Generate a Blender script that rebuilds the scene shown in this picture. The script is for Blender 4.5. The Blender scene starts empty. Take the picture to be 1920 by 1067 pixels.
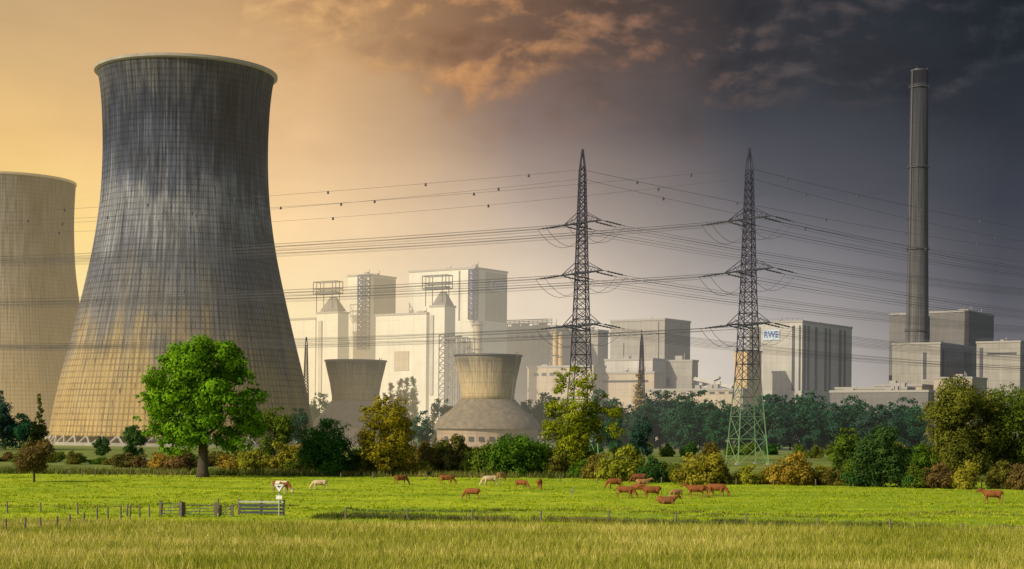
import bpy, math, random, bmesh
import numpy as np
from mathutils import Vector, Matrix
random.seed(7)
S = bpy.context.scene
COL = S.collection
# ------------------------------------------------------------ survey helpers
F = 3000.0; HY = 796.0; CH = 8.8; ROLL = math.radians(0.5)
cr, sr = math.cos(ROLL), math.sin(ROLL)
def ray(px, py):
    u = (px-960)/F; v = (HY-py)/F
    return u*cr - v*sr, u*sr + v*cr
def Wp(px, py, D):
    x, z = ray(px, py); return Vector((x*D, D, CH+z*D))
def gD(px, py):
    return -CH/ray(px, py)[1]
def G(px, py):
    D = gD(px, py); return Vector((ray(px, py)[0]*D, D, 0))
def lin(r, g, b):
    def f(c):
        c /= 255.0
        return c/12.92 if c <= .04045 else ((c+.055)/1.055)**2.4
    return (f(r), f(g), f(b), 1)
# ------------------------------------------------------------ node helpers
class NT:
    def __init__(s, nt): s.t = nt; nt.nodes.clear()
    def n(s, ty, ins=None, **pr):
        nd = s.t.nodes.new(ty)
        for k, v in pr.items(): setattr(nd, k, v)
        for k, v in (ins or {}).items(): s.set(nd.inputs[k], v)
        return nd
    def set(s, sock, v):
        if isinstance(v, bpy.types.NodeSocket): s.t.links.new(v, sock)
        elif v is not None: sock.default_value = v
    def m(s, op, a, b=None, c=None, clamp=False):
        nd = s.t.nodes.new('ShaderNodeMath'); nd.operation = op; nd.use_clamp = clamp
        s.set(nd.inputs[0], a); s.set(nd.inputs[1], b); s.set(nd.inputs[2], c)
        return nd.outputs[0]
    def mr(s, v, a, b, c=0., d=1., smooth=False):
        nd = s.t.nodes.new('ShaderNodeMapRange')
        nd.interpolation_type = 'SMOOTHSTEP' if smooth else 'LINEAR'
        for i, x in enumerate((v, a, b, c, d)): s.set(nd.inputs[i], x)
        return nd.outputs[0]
    def mix(s, f, a, b, blend='MIX'):
        nd = s.t.nodes.new('ShaderNodeMix'); nd.data_type = 'RGBA'; nd.blend_type = blend
        s.set(nd.inputs[0], f); s.set(nd.inputs[6], a); s.set(nd.inputs[7], b)
        return nd.outputs[2]
    def ramp(s, f, stops, interp='LINEAR'):
        nd = s.t.nodes.new('ShaderNodeValToRGB'); nd.color_ramp.interpolation = interp
        e = nd.color_ramp.elements
        while len(e) > 1: e.remove(e[-1])
        e[0].position = stops[0][0]; e[0].color = stops[0][1]
        for p, c in stops[1:]:
            x = e.new(p); x.color = c
        s.set(nd.inputs[0], f); return nd.outputs[0]
    def noise(s, vec, scale, detail=4, rough=.55, dist=0.):
        return s.n('ShaderNodeTexNoise', {'Vector': vec, 'Scale': scale, 'Detail': detail, 'Roughness': rough, 'Distortion': dist}).outputs[0]
    def comb(s, x, y, z):
        return s.n('ShaderNodeCombineXYZ', {0: x, 1: y, 2: z}).outputs[0]
    def sep(s, v):
        return s.n('ShaderNodeSeparateXYZ', {0: v}).outputs
def out(h, shader, haze=True, k=1.0):
    o = h.n('ShaderNodeOutputMaterial')
    if haze:  # distance haze painted into the material as glow, by world position
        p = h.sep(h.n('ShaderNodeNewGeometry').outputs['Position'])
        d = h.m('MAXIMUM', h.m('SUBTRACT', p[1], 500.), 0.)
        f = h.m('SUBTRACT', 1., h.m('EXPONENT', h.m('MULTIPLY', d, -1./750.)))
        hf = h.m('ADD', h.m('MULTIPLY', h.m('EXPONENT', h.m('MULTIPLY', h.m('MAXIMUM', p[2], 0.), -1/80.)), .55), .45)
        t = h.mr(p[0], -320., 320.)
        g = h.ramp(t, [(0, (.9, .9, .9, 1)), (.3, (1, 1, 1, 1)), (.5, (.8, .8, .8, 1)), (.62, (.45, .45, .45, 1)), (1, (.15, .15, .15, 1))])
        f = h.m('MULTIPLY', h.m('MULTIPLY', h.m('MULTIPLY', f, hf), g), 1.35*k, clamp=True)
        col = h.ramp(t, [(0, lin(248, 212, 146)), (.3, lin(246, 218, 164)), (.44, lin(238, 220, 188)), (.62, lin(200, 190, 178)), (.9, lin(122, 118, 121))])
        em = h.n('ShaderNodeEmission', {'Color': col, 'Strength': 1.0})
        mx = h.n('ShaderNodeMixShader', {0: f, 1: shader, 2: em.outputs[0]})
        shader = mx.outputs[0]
    h.t.links.new(shader, o.inputs[0])
def newmat(name):
    m = bpy.data.materials.new(name); m.use_nodes = True
    try: m.cycles.emission_sampling = 'NONE'
    except Exception: pass
    return m, NT(m.node_tree)
def obj_co(h): return h.n('ShaderNodeTexCoord').outputs['Object']
def plain(name, c, rough=.7, var=.25, scale=1.5, metal=0., haze=True):
    m, h = newmat(name)
    co = obj_co(h)
    n = h.noise(co, scale, 5, .6)
    f = h.mr(n, .3, .7, 1-var, 1+var)
    cc = h.mix(1., c, h.comb(f, f, f), 'MULTIPLY')
    b = h.n('ShaderNodeBsdfPrincipled', {'Base Color': cc, 'Roughness': rough, 'Metallic': metal})
    bp = h.n('ShaderNodeBump', {'Height': n, 'Strength': .15}); h.t.links.new(bp.outputs[0], b.inputs['Normal'])
    out(h, b.outputs[0], haze); return m
def leafmat(name, dark, light, k=1.0, transl=.3, haze=True):
    m, h = newmat(name)
    t = h.n('ShaderNodeAttribute', attribute_name='tint').outputs['Fac']
    r = h.n('ShaderNodeObjectInfo').outputs['Random']
    n = h.noise(obj_co(h), .35, 2)
    f = h.m('ADD', h.m('MULTIPLY', t, .75), h.m('MULTIPLY', h.m('SUBTRACT', n, .38), .9), clamp=True)
    c = h.mix(f, dark+(1,), light+(1,))
    v = h.mr(r, 0, 1, .75, 1.25)
    c = h.mix(1., c, h.comb(v, h.mr(r, 0, 1, 1.1, .95), v), 'MULTIPLY')
    a = h.n('ShaderNodeBsdfDiffuse', {0: c}); b = h.n('ShaderNodeBsdfTranslucent', {0: c})
    out(h, h.n('ShaderNodeMixShader', {0: transl, 1: a.outputs[0], 2: b.outputs[0]}).outputs[0], haze, k)
    return m
def cladding(name, c, pw=7.5, ph=5.0, line=.82, var=.12, rough=.6, stain=.2):
    m, h = newmat(name)
    p = h.sep(obj_co(h))
    s = h.m('ADD', p[0], p[1])
    def ln(v, per, w):
        return h.m('LESS_THAN', h.m('FRACT', h.m('DIVIDE', v, per)), w)
    l = h.m('MAXIMUM', ln(s, pw, .05), ln(p[2], ph, .07))
    cell = h.n('ShaderNodeTexWhiteNoise', {0: h.comb(h.m('FLOOR', h.m('DIVIDE', s, pw)), h.m('FLOOR', h.m('DIVIDE', p[2], ph)), 0.)}).outputs[0]
    streak = h.noise(h.comb(h.m('MULTIPLY', p[0], .5), h.m('MULTIPLY', p[1], .5), h.m('MULTIPLY', p[2], .04)), 1., 5, .6)
    big = h.noise(obj_co(h), .05, 3)
    f = h.m('MULTIPLY', h.mr(cell, 0, 1, 1-var, 1.0), h.mr(streak, .3, .7, 1-stain, 1.05))
    f = h.m('MULTIPLY', f, h.mr(big, .3, .7, .88, 1.08))
    f = h.m('MULTIPLY', f, h.mr(l, 0, 1, 1, line))
    cc = h.mix(1., c, h.comb(f, f, f), 'MULTIPLY')
    b = h.n('ShaderNodeBsdfPrincipled', {'Base Color': cc, 'Roughness': rough})
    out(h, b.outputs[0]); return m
def tower_mat(name, dark_top=True, zs=150., cols=None, kz=1., grid=True, hk=1.):
    m, h = newmat(name)
    p = h.sep(obj_co(h))
    ang = h.m('ARCTAN2', p[0], h.m('MULTIPLY', p[1], -1.))
    s = h.m('MULTIPLY', ang, 40.)
    z_ = h.m('MULTIPLY', p[2], kz)
    st1 = h.noise(h.comb(h.m('MULTIPLY', s, .8), h.m('MULTIPLY', z_, .045), 3.), 1., 6, .7)
    st2 = h.noise(h.comb(h.m('MULTIPLY', s, .22), h.m('MULTIPLY', z_, .02), 8.), 1., 4, .6)
    spk = h.noise(h.comb(h.m('MULTIPLY', s, .9), h.m('MULTIPLY', z_, .12), 1.), 1., 4, .7)
    big = h.noise(h.comb(h.m('MULTIPLY', s, .05), h.m('MULTIPLY', z_, .05), 0.), 1., 3)
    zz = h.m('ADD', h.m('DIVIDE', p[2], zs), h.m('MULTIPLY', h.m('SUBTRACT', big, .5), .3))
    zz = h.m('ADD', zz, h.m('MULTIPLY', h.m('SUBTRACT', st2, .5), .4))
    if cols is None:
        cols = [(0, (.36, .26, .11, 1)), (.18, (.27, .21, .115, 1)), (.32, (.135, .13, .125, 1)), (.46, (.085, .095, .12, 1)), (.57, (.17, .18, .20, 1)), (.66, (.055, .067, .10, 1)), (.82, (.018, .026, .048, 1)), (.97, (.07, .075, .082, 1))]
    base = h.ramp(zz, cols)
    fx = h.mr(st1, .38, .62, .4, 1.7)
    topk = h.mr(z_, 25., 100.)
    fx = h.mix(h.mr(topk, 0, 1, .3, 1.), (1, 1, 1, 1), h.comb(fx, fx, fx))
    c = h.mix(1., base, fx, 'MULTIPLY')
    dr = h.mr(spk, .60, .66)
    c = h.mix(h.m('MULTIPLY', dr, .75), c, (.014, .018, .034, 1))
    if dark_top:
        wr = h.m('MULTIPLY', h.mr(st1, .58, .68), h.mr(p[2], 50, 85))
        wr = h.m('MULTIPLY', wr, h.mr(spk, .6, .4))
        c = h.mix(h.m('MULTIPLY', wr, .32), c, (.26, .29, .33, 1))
    if grid:
        gx = h.m('FRACT', h.m('MULTIPLY', ang, 24.)); gz = h.m('FRACT', h.m('DIVIDE', p[2], 2.2))
        g = h.m('MAXIMUM', h.m('LESS_THAN', gx, .28), h.m('MULTIPLY', h.m('LESS_THAN', gz, .28), .8))
        gn = h.m('MULTIPLY', g, h.mr(h.noise(obj_co(h), .12, 3), .35, .6, .35, .7))
    else:
        gx = h.m('FRACT', h.m('MULTIPLY', ang, 5.1)); gz = h.m('FRACT', h.m('DIVIDE', p[2], 4.))
        g = h.m('MAXIMUM', h.m('LESS_THAN', gx, .06), h.m('LESS_THAN', gz, .07))
        gn = h.m('MULTIPLY', g, .3)
    c = h.mix(gn, c, h.mix(1., c, (.3, .3, .36, 1), 'MULTIPLY'))
    b = h.n('ShaderNodeBsdfPrincipled', {'Base Color': c, 'Roughness': .9, 'Specular IOR Level': .12})
    bp = h.n('ShaderNodeBump', {'Height': g, 'Strength': .3, 'Distance': .3}, invert=True); h.t.links.new(bp.outputs[0], b.inputs['Normal'])
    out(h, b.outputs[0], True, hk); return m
# ------------------------------------------------------------ mesh helpers
class MB:
    def __init__(s): s.v = []; s.f = []; s.mi = []; s.cur = 0
    def add(s, vs, fs):
        o = len(s.v); s.v += [tuple(x) for x in vs]
        s.f += [tuple(i+o for i in f) for f in fs]; s.mi += [s.cur]*len(fs)
    def box(s, a, b):
        x0, y0, z0 = a; x1, y1, z1 = b
        s.add([(x0,y0,z0),(x1,y0,z0),(x1,y1,z0),(x0,y1,z0),(x0,y0,z1),(x1,y0,z1),(x1,y1,z1),(x0,y1,z1)],
              [(0,3,2,1),(4,5,6,7),(0,1,5,4),(1,2,6,5),(2,3,7,6),(3,0,4,7)])
    def tube(s, pts, rad, n=6, cap=True):
        pts = [Vector(p) for p in pts]; vs = []
        if not hasattr(rad, '__len__'): rad = [rad]*len(pts)
        for i, p in enumerate(pts):
            d = (pts[min(i+1, len(pts)-1)]-pts[max(i-1, 0)])
            if d.length < 1e-6: d = Vector((0, 0, 1))
            d.normalize()
            up = Vector((0, 0, 1)) if abs(d.z) < .9 else Vector((1, 0, 0))
            a = d.cross(up).normalized(); b = d.cross(a)
            for k in range(n):
                t = 2*math.pi*k/n+.4
                vs.append(p+a*math.cos(t)*rad[i]+b*math.sin(t)*rad[i])
        fs = []
        for i in range(len(pts)-1):
            for k in range(n):
                fs.append((i*n+k, i*n+(k+1) % n, (i+1)*n+(k+1) % n, (i+1)*n+k))
        if cap:
            fs.append(tuple(range(n))[::-1]); fs.append(tuple((len(pts)-1)*n+k for k in range(n)))
        s.add(vs, fs)
    def loft(s, secs, n=14):
        """secs: (x,y,z, side radius, in-plane radius), side axis = Y"""
        P = [Vector(q[:3]) for q in secs]; vs = []
        Y = Vector((0, 1, 0))
        for i, p in enumerate(P):
            d = (P[min(i+1, len(P)-1)]-P[max(i-1, 0)]).normalized()
            b = d.cross(Y).normalized()
            for k in range(n):
                t = 2*math.pi*k/n
                vs.append(p+Y*math.cos(t)*secs[i][3]+b*math.sin(t)*secs[i][4])
        fs = [(i*n+k, i*n+(k+1) % n, (i+1)*n+(k+1) % n, (i+1)*n+k) for i in range(len(P)-1) for k in range(n)]
        fs.append(tuple(range(n))[::-1]); fs.append(tuple((len(P)-1)*n+k for k in range(n)))
        s.add(vs, fs)
    def beam(s, a, b, w): s.tube([a, b], w*.7, 4)
    def lathe(s, prof, n=96, closed=False):
        vs = []
        for r, z in prof:
            for k in range(n):
                t = 2*math.pi*k/n; vs.append((r*math.cos(t), r*math.sin(t), z))
        fs = []
        m = len(prof); R = m if closed else m-1
        for i in range(R):
            j = (i+1) % m
            for k in range(n):
                fs.append((i*n+k, i*n+(k+1) % n, j*n+(k+1) % n, j*n+k))
        s.add(vs, fs)
    def obj(s, name, mat, parent=None, loc=(0,0,0), smooth=False):
        me = bpy.data.meshes.new(name); me.from_pydata(s.v, [], s.f)
        for mm in (mat if isinstance(mat, (list, tuple)) else [mat]): me.materials.append(mm)
        me.polygons.foreach_set('material_index', s.mi)
        if smooth: me.polygons.foreach_set('use_smooth', [True]*len(s.f))
        me.update()
        o = bpy.data.objects.new(name, me); COL.objects.link(o); o.location = loc
        if parent: o.parent = parent
        return o
def tag(o, label, cat, group=None, kind=None):
    o['label'] = label; o['category'] = cat
    if group: o['group'] = group
    if kind: o['kind'] = kind
    return o
def root(name, loc, label, cat, rz=0., group=None):
    e = bpy.data.objects.new(name, None); COL.objects.link(e)
    e.location = loc; e.rotation_euler = (0, 0, rz); e.empty_display_size = .5
    return tag(e, label, cat, group)
def copy_tree(r, loc, scale=(1,1,1), rz=0.):
    c = r.copy(); c.location = loc; c.scale = scale; c.rotation_euler = (0, 0, rz); COL.objects.link(c)
    for ch in r.children:
        k = ch.copy(); COL.objects.link(k); k.parent = c
    return c
# ------------------------------------------------------------ camera, sun, sky
cam = bpy.data.cameras.new('camera'); camo = bpy.data.objects.new('camera', cam); COL.objects.link(camo)
cam.sensor_width = 36; cam.lens = 36*F/1920; cam.shift_y = (HY-533.5)/1920; cam.clip_end = 20000; cam.clip_start = .5
camo.matrix_world = Matrix.Translation((0, 0, CH)) @ Matrix.Rotation(math.pi/2, 4, 'X') @ Matrix.Rotation(ROLL, 4, 'Z')
S.camera = camo
S.view_settings.view_transform = 'Standard'; S.view_settings.look = 'None'; S.view_settings.exposure = 0
SEL = math.radians(30); SD = Vector((-.80, -.60, 0)).normalized()*math.cos(SEL)+Vector((0, 0, math.sin(SEL)))
sl = bpy.data.lights.new('sun', 'SUN'); sl.energy = 4.4; sl.angle = math.radians(.6); sl.color = (1, .88, .64)
so = bpy.data.objects.new('sun', sl); COL.objects.link(so); so.rotation_euler = SD.to_track_quat('Z', 'Y').to_euler()
w = bpy.data.worlds.new('World'); S.world = w; w.use_nodes = True
h = NT(w.node_tree)
gen = h.n('ShaderNodeTexCoord').outputs['Generated']
d = h.sep(gen)
az0 = h.m('ARCTAN2', d[0], d[1]); el = h.m('ARCSINE', d[2])
wob = h.noise(h.comb(az0, el, 4.), 3.5, 3)
az = h.m('ADD', az0, h.m('MULTIPLY', h.m('SUBTRACT', wob, .5), .12))
def vy(y): return max(0., min(1., ((HY-y)/F+.02)/.30))
v = h.mr(el, -.02, .28)
cols = [
 (50, [(790,(252,222,160)),(620,(255,234,166)),(450,(255,220,138)),(300,(240,198,130)),(150,(214,178,126)),(0,(192,160,118))]),
 (560,[(790,(255,234,194)),(620,(255,233,184)),(450,(250,216,166)),(300,(234,194,146)),(150,(216,174,126)),(0,(192,150,106))]),
 (1000,[(790,(244,230,208)),(640,(238,222,198)),(500,(220,201,180)),(370,(180,161,148)),(250,(140,120,112)),(120,(120,97,86)),(0,(100,80,68))]),
 (1430,[(790,(212,203,193)),(660,(194,185,177)),(520,(146,142,144)),(370,(95,95,102)),(220,(68,70,77)),(0,(48,52,59))]),
 (1880,[(790,(146,141,141)),(680,(116,114,119)),(550,(88,88,96)),(400,(63,66,76)),(200,(44,48,56)),(0,(28,35,43))]),
]
cur = None; prev = None
for px, st in cols:
    c = h.ramp(v, [(vy(y), lin(*k)) for y, k in st], 'LINEAR')
    if cur is None: cur = c
    else: cur = h.mix(h.mr(az, math.atan((prev-960)/F), math.atan((px-960)/F), 0., 1., False), cur, c)
    prev = px
cv = h.comb(az0, h.m('MULTIPLY', el, 1.7), 0.)
warp = h.n('ShaderNodeTexNoise', {'Vector': cv, 'Scale': 10., 'Detail': 3.}).outputs['Color']
cvw = h.n('ShaderNodeVectorMath', {0: cv, 1: h.n('ShaderNodeVectorMath', {0: warp, 'Scale': .04}, operation='SCALE').outputs[0]}, operation='ADD').outputs[0]
SC = 12.5
n1 = h.noise(cvw, SC, 9, .56)
cvo = h.n('ShaderNodeVectorMath', {0: cvw, 1: (.0045, -.011, 0)}, operation='ADD').outputs[0]
n2 = h.noise(cvo, SC, 6, .52)
low = h.noise(cv, 6., 3)
edge = h.m('ADD', el, h.m('MULTIPLY', h.m('SUBTRACT', low, .5), .15))
azm = h.m('MULTIPLY', h.mr(az0, -.23, -.12, smooth=True), h.mr(az0, .22, .33, 1., .7, True))
mask = h.m('MULTIPLY', azm, h.mr(edge, .145, .225, smooth=True))
thr = h.m('SUBTRACT', .59, h.m('MULTIPLY', mask, .18))
dens = h.m('MULTIPLY', h.mr(h.m('SUBTRACT', n1, thr), -.07, .15, smooth=True), mask)
lit = h.m('MULTIPLY', h.m('SUBTRACT', n2, n1), -8.)
litp = h.m('MULTIPLY', h.m('MAXIMUM', lit, 0., clamp=True), dens)
litn = h.m('MULTIPLY', h.m('MAXIMUM', h.m('MULTIPLY', lit, -1.), 0., clamp=True), dens)
ta = h.mr(az0, -.17, .31)
dk = h.ramp(ta, [(0, lin(198,154,108)), (.25, lin(152,112,84)), (.45, lin(100,80,70)), (.65, lin(58,57,61)), (1, lin(36,41,48))])
cur2 = h.mix(h.m('MULTIPLY', dens, .8), cur, dk)
hi = h.ramp(ta, [(0, lin(252,208,138)), (.3, lin(228,164,104)), (.5, lin(168,124,98)), (.7, lin(96,86,85)), (1, lin(62,66,74))])
cur2 = h.mix(h.m('MULTIPLY', litp, .75), cur2, hi)
sh = h.m('SUBTRACT', 1., h.m('MULTIPLY', litn, .28))
cur2 = h.mix(1., cur2, h.comb(sh, sh, sh), 'MULTIPLY')
n3 = h.noise(h.comb(az0, h.m('MULTIPLY', el, 3.0), 2.), 7., 7, .6)
vv = h.mr(n3, .3, .7, .93, 1.07)
cur2 = h.mix(1., cur2, h.comb(vv, vv, vv), 'MULTIPLY')
sky = h.n('ShaderNodeTexSky', sky_type='NISHITA', sun_disc=False, sun_elevation=SEL, sun_rotation=math.atan2(SD.x, SD.y), air_density=1.2, dust_density=2.5)
sk = h.mix(1., sky.outputs[0], (.12, .115, .115, 1), 'MULTIPLY')
away = h.m('MAXIMUM', h.m('DIVIDE', h.m('SUBTRACT', el, .32), .4), h.m('DIVIDE', h.m('SUBTRACT', .75, d[1]), .5), clamp=True)
fin = h.mix(away, cur2, sk)
bg = h.n('ShaderNodeBackground', {0: fin, 1: 1.0})
wo = h.n('ShaderNodeOutputWorld'); h.t.links.new(bg.outputs[0], wo.inputs[0])
# ------------------------------------------------------------ ground
m, h = newmat('grassland')
P = h.n('ShaderNodeNewGeometry').outputs['Position']; p = h.sep(P)
nb = h.noise(P, .06, 4); nf = h.noise(P, .9, 5, .7); nm = h.noise(h.comb(h.m('MULTIPLY', p[0], .5), p[1], 0.), .12, 5, .65)
past = h.mix(h.mr(nm, .3, .7), (.17, .28, .008, 1), (.50, .54, .02, 1))
past = h.mix(h.mr(nf, .35, .75, 0, .5), past, (.09, .16, .010, 1))
past = h.mix(h.mr(p[0], -10., 75., 0, .5), past, (.13, .20, .012, 1))
near = h.mix(h.mr(nf, .3, .7), (.17, .19, .012, 1), (.33, .33, .03, 1))
far = h.mix(h.mr(nb, .35, .65), (.10, .14, .03, 1), (.2, .23, .05, 1))
yy = h.m('ADD', p[1], h.m('MULTIPLY', h.m('SUBTRACT', nb, .5), 10.))
c = h.mix(h.mr(yy, 138., 141.), near, past)
c = h.mix(h.mr(yy, 268., 275.), c, far)
b = h.n('ShaderNodeBsdfPrincipled', {'Base Color': c, 'Roughness': .95, 'Specular IOR Level': .1})
bp = h.n('ShaderNodeBump', {'Height': nf, 'Strength': .5, 'Distance': .3}); h.t.links.new(bp.outputs[0], b.inputs['Normal'])
out(h, b.outputs[0]); M_ground = m
g = MB()
N = 40
xs = np.linspace(-5000, 5000, N); ys = np.linspace(-300, 9000, N)
g.add([(x, y, 0) for y in ys for x in xs], [(j*N+i, j*N+i+1, (j+1)*N+i+1, (j+1)*N+i) for j in range(N-1) for i in range(N-1)])
o = g.obj('ground', M_ground); o['kind'] = 'structure'; o['label'] = 'flat green pasture and meadow land'; o['category'] = 'ground'
# ------------------------------------------------------------ grass blades (stuff)
def grassmat(name, a, b_, c_):
    m, h = newmat(name)
    t = h.n('ShaderNodeAttribute', attribute_name='tint').outputs['Fac']
    P = h.n('ShaderNodeNewGeometry').outputs['Position']
    p = h.sep(P)
    n = h.noise(h.comb(h.m('MULTIPLY', p[0], .4), p[1], 0.), .12, 4, .6)
    n2 = h.noise(P, 1.1, 3)
    f = h.m('ADD', h.m('MULTIPLY', t, .7), h.m('MULTIPLY', h.m('SUBTRACT', n, .4), 1.4))
    f = h.m('ADD', f, h.m('MULTIPLY', h.m('SUBTRACT', n2, .5), .8), clamp=True)
    col = h.ramp(f, [(0, a), (.5, b_), (1, c_)])
    A = h.n('ShaderNodeBsdfDiffuse', {0: col}); B = h.n('ShaderNodeBsdfTranslucent', {0: col})
    out(h, h.n('ShaderNodeMixShader', {0: .4, 1: A.outputs[0], 2: B.outputs[0]}).outputs[0], False); return m
def blades(name, n, d0, d1, hmin, hmax, wd, mat, label, seed, xspan=None, clump=0, power=1.0, yfun=None, cs=.35):
    R = np.random.default_rng(seed)
    D = d0+(d1-d0)*R.random(n)**power
    if xspan is None: X = (R.random(n)*2-1)*(D*.335+4)
    else: X = xspan[0]+(xspan[1]-xspan[0])*R.random(n)
    if yfun is not None: D = yfun(X)+R.normal(0, d1, n)
    if clump:
        k = R.integers(0, clump, n); CX = X[:clump]; CD = D[:clump]; cw = .4+1.3*R.random(clump)
        X = CX[k]+R.normal(0, cs, n)*cw[k]; D = CD[k]+R.normal(0, cs, n)*cw[k]
    H = hmin+(hmax-hmin)*R.random(n)**1.4
    a = R.random(n)*2*np.pi; ww = wd*(.6+.8*R.random(n))
    lean = H*.35
    tx = X+R.normal(0, 1, n)*lean; ty = D+R.normal(0, 1, n)*lean
    V = np.zeros((n, 3, 3))
    V[:, 0] = np.stack([X-np.cos(a)*ww, D-np.sin(a)*ww, np.full(n, -.02)], 1)
    V[:, 1] = np.stack([X+np.cos(a)*ww, D+np.sin(a)*ww, np.full(n, -.02)], 1)
    V[:, 2] = np.stack([tx, ty, H], 1)
    me = bpy.data.meshes.new(name)
    me.vertices.add(3*n); me.vertices.foreach_set('co', V.ravel())
    me.loops.add(3*n); me.loops.foreach_set('vertex_index', np.arange(3*n))
    me.polygons.add(n); me.polygons.foreach_set('loop_start', np.arange(n)*3)
    at = me.attributes.new('tint', 'FLOAT', 'POINT'); at.data.foreach_set('value', np.repeat(R.random(n), 3))
    me.materials.append(mat); me.update(); me.validate()
    o = bpy.data.objects.new(name, me); COL.objects.link(o); tag(o, label, 'grass', kind='stuff'); return o
MG1 = grassmat('meadow_blades', (.10, .16, .012, 1), (.36, .37, .035, 1), (.80, .67, .24, 1))
MG2 = grassmat('pasture_blades', (.10, .18, .008, 1), (.30, .39, .012, 1), (.58, .58, .05, 1))
MG3 = grassmat('weed_blades', (.04, .07, .012, 1), (.13, .16, .03, 1), (.34, .28, .08, 1))
blades('meadow_grass', 190000, 90, 136, .35, .95, .035, MG1, 'tall unmown meadow grass with straw seed heads', 1)
blades('pasture_grass', 95000, 137, 262, .05, .24, .07, MG2, 'short grazed pasture grass in tufts', 2, clump=5000)
blades('fence_weeds', 15000, 0, 1.0, .15, .7, .05, MG3, 'strip of brown weeds along the pasture fence', 3, xspan=(-18, 60), clump=170, yfun=lambda X: 146-X*.16+np.sin(X*.4)*.8, cs=.6)
blades('ditch_weeds', 6000, 0, 1.6, .1, .35, .05, MG3, 'broken line of dry weeds across the pasture', 5, xspan=(-62, 60), clump=140, yfun=lambda X: 163-X*.05+np.sin(X*.16)*3, cs=.6)
blades('bank_reeds', 26000, 262, 275, .3, 1.3, .09, MG3, 'dry reeds and nettles below the hedgerow', 4, clump=1500)
# ------------------------------------------------------------ trees
def leaf_mesh(name, blobs, n, size, seed, mat, sub=14, subr=.48, shell=.82):
    R = np.random.default_rng(seed)
    c = np.array([b[:3] for b in blobs], float); r = np.array([b[3:6] for b in blobs], float)
    w = r.mean(1)**2
    ns = max(8, sub*len(blobs))
    bi = R.choice(len(blobs), ns, p=w/w.sum())
    dd = R.normal(0, 1, (ns, 3)); dd[:, 2] += .25; dd /= np.linalg.norm(dd, axis=1)[:, None]
    sc = c[bi]+dd*r[bi]*(shell*(.6+.5*R.random((ns, 1))))
    srad = r[bi].mean(1)*subr*(.5+.9*R.random(ns)); stint = R.random(ns)
    si = R.choice(ns, n, p=srad**2/(srad**2).sum())
    g = R.normal(0, 1, (n, 3)); gn = g/np.linalg.norm(g, axis=1)[:, None]
    rad = R.random((n, 1))**.45
    pos = sc[si]+gn*rad*srad[si][:, None]*np.array([1.15, 1.15, .8])
    pos[:, 2] = np.maximum(pos[:, 2], .05)
    nor = dd[si]*.7+gn*1.1+np.array([0, 0, .25])+R.normal(0, .35, (n, 3)); nor /= np.linalg.norm(nor, axis=1)[:, None]
    t = np.cross(nor, R.normal(0, 1, (n, 3))); t /= np.linalg.norm(t, axis=1)[:, None]
    b = np.cross(nor, t)
    s = size*(.55+.8*R.random((n, 1)))
    V = np.stack([pos-t*s*.5, pos-b*s*.36, pos+t*s*.5, pos+b*s*.36], 1)
    me = bpy.data.meshes.new(name)
    me.vertices.add(4*n); me.vertices.foreach_set('co', V.ravel())
    me.loops.add(4*n); me.loops.foreach_set('vertex_index', np.arange(4*n))
    me.polygons.add(n); me.polygons.foreach_set('loop_start', np.arange(n)*4)
    ti = np.clip(stint[si]*.6+R.random(n)*.4, 0, 1)
    at = me.attributes.new('tint', 'FLOAT', 'POINT'); at.data.foreach_set('value', np.repeat(ti, 4))
    me.materials.append(mat); me.update(); me.validate()
    return me
def crown_blobs(H, Wd, z0, rng, kind='round', nb=12):
    out_ = []
    if kind == 'poplar':
        for i in range(16):
            t = (i+.5)/16; prof = math.sin(math.pi*(t*.82+.14))**.5; br = Wd*.3*prof
            out_.append((rng.uniform(-.12, .12)*Wd, rng.uniform(-.12, .12)*Wd, z0+(H-z0)*t-.4, br, br, H*.05))
        return out_
    Wd = Wd*1.06
    for i in range(nb):
        t = (i+.5)/nb
        z = z0+(H-z0)*t
        if kind == 'round': prof = math.sin(math.pi*min(1, (t*.84+.13)))**.55*rng.uniform(.82, 1.08)
        elif kind == 'cone': prof = (1-t)*.95+.08
        elif kind == 'bush': prof = math.cos(t*1.25)
        for k in range({'round': 4, 'cone': 3, 'bush': 4}[kind]):
            a = rng.random()*6.28; rr = Wd*.5*prof
            br = max(Wd*.09, rr*rng.uniform(.3, .52))
            dist = max(0, rr-br)*rng.uniform(.55, 1.1)
            br_z = br*rng.uniform(.65, .95)
            zc = min(max(z+rng.uniform(-.5, .5)*(H-z0)/nb, z0+br_z*.5), H-br_z)
            out_.append((math.cos(a)*dist, math.sin(a)*dist, zc, br, br, br_z))
    return out_
def trunk_mb(H, tr, blobs, rng, lean=0., z0=None, limbs=9):
    mb = MB()
    top = H*.66
    pts = [(0, 0, -.2), (0.02*H*lean, 0, H*.04), (lean*H*.06, 0.005*H, H*.2), (lean*H*.1, -.01*H, H*.42), (lean*H*.14, 0, top)]
    mb.tube(pts, [tr*1.45, tr*1.02, tr*.85, tr*.55, tr*.15], 10)
    bl = sorted(blobs, key=lambda b: -b[3])[:limbs*2]; rng.shuffle(bl)
    for b in bl[:limbs]:
        z = min(max(b[2]*.55, H*.12), H*.6); f = z/top
        x = lean*H*.13*f
        e = (x+(b[0]-x)*.8, b[1]*.8, z+(b[2]-z)*.8)
        mid = ((x+e[0])*.5+rng.uniform(-.3, .3), e[1]*.5+rng.uniform(-.3, .3), (z+e[2])*.5-.03*H)
        mb.tube([(x, 0, z), mid, e], [tr*.5*(1-f*.5), tr*.28, tr*.06], 6)
    return mb
M_bark = plain('bark', (.05, .038, .026, 1), .95, .4, 4., haze=False)
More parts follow.
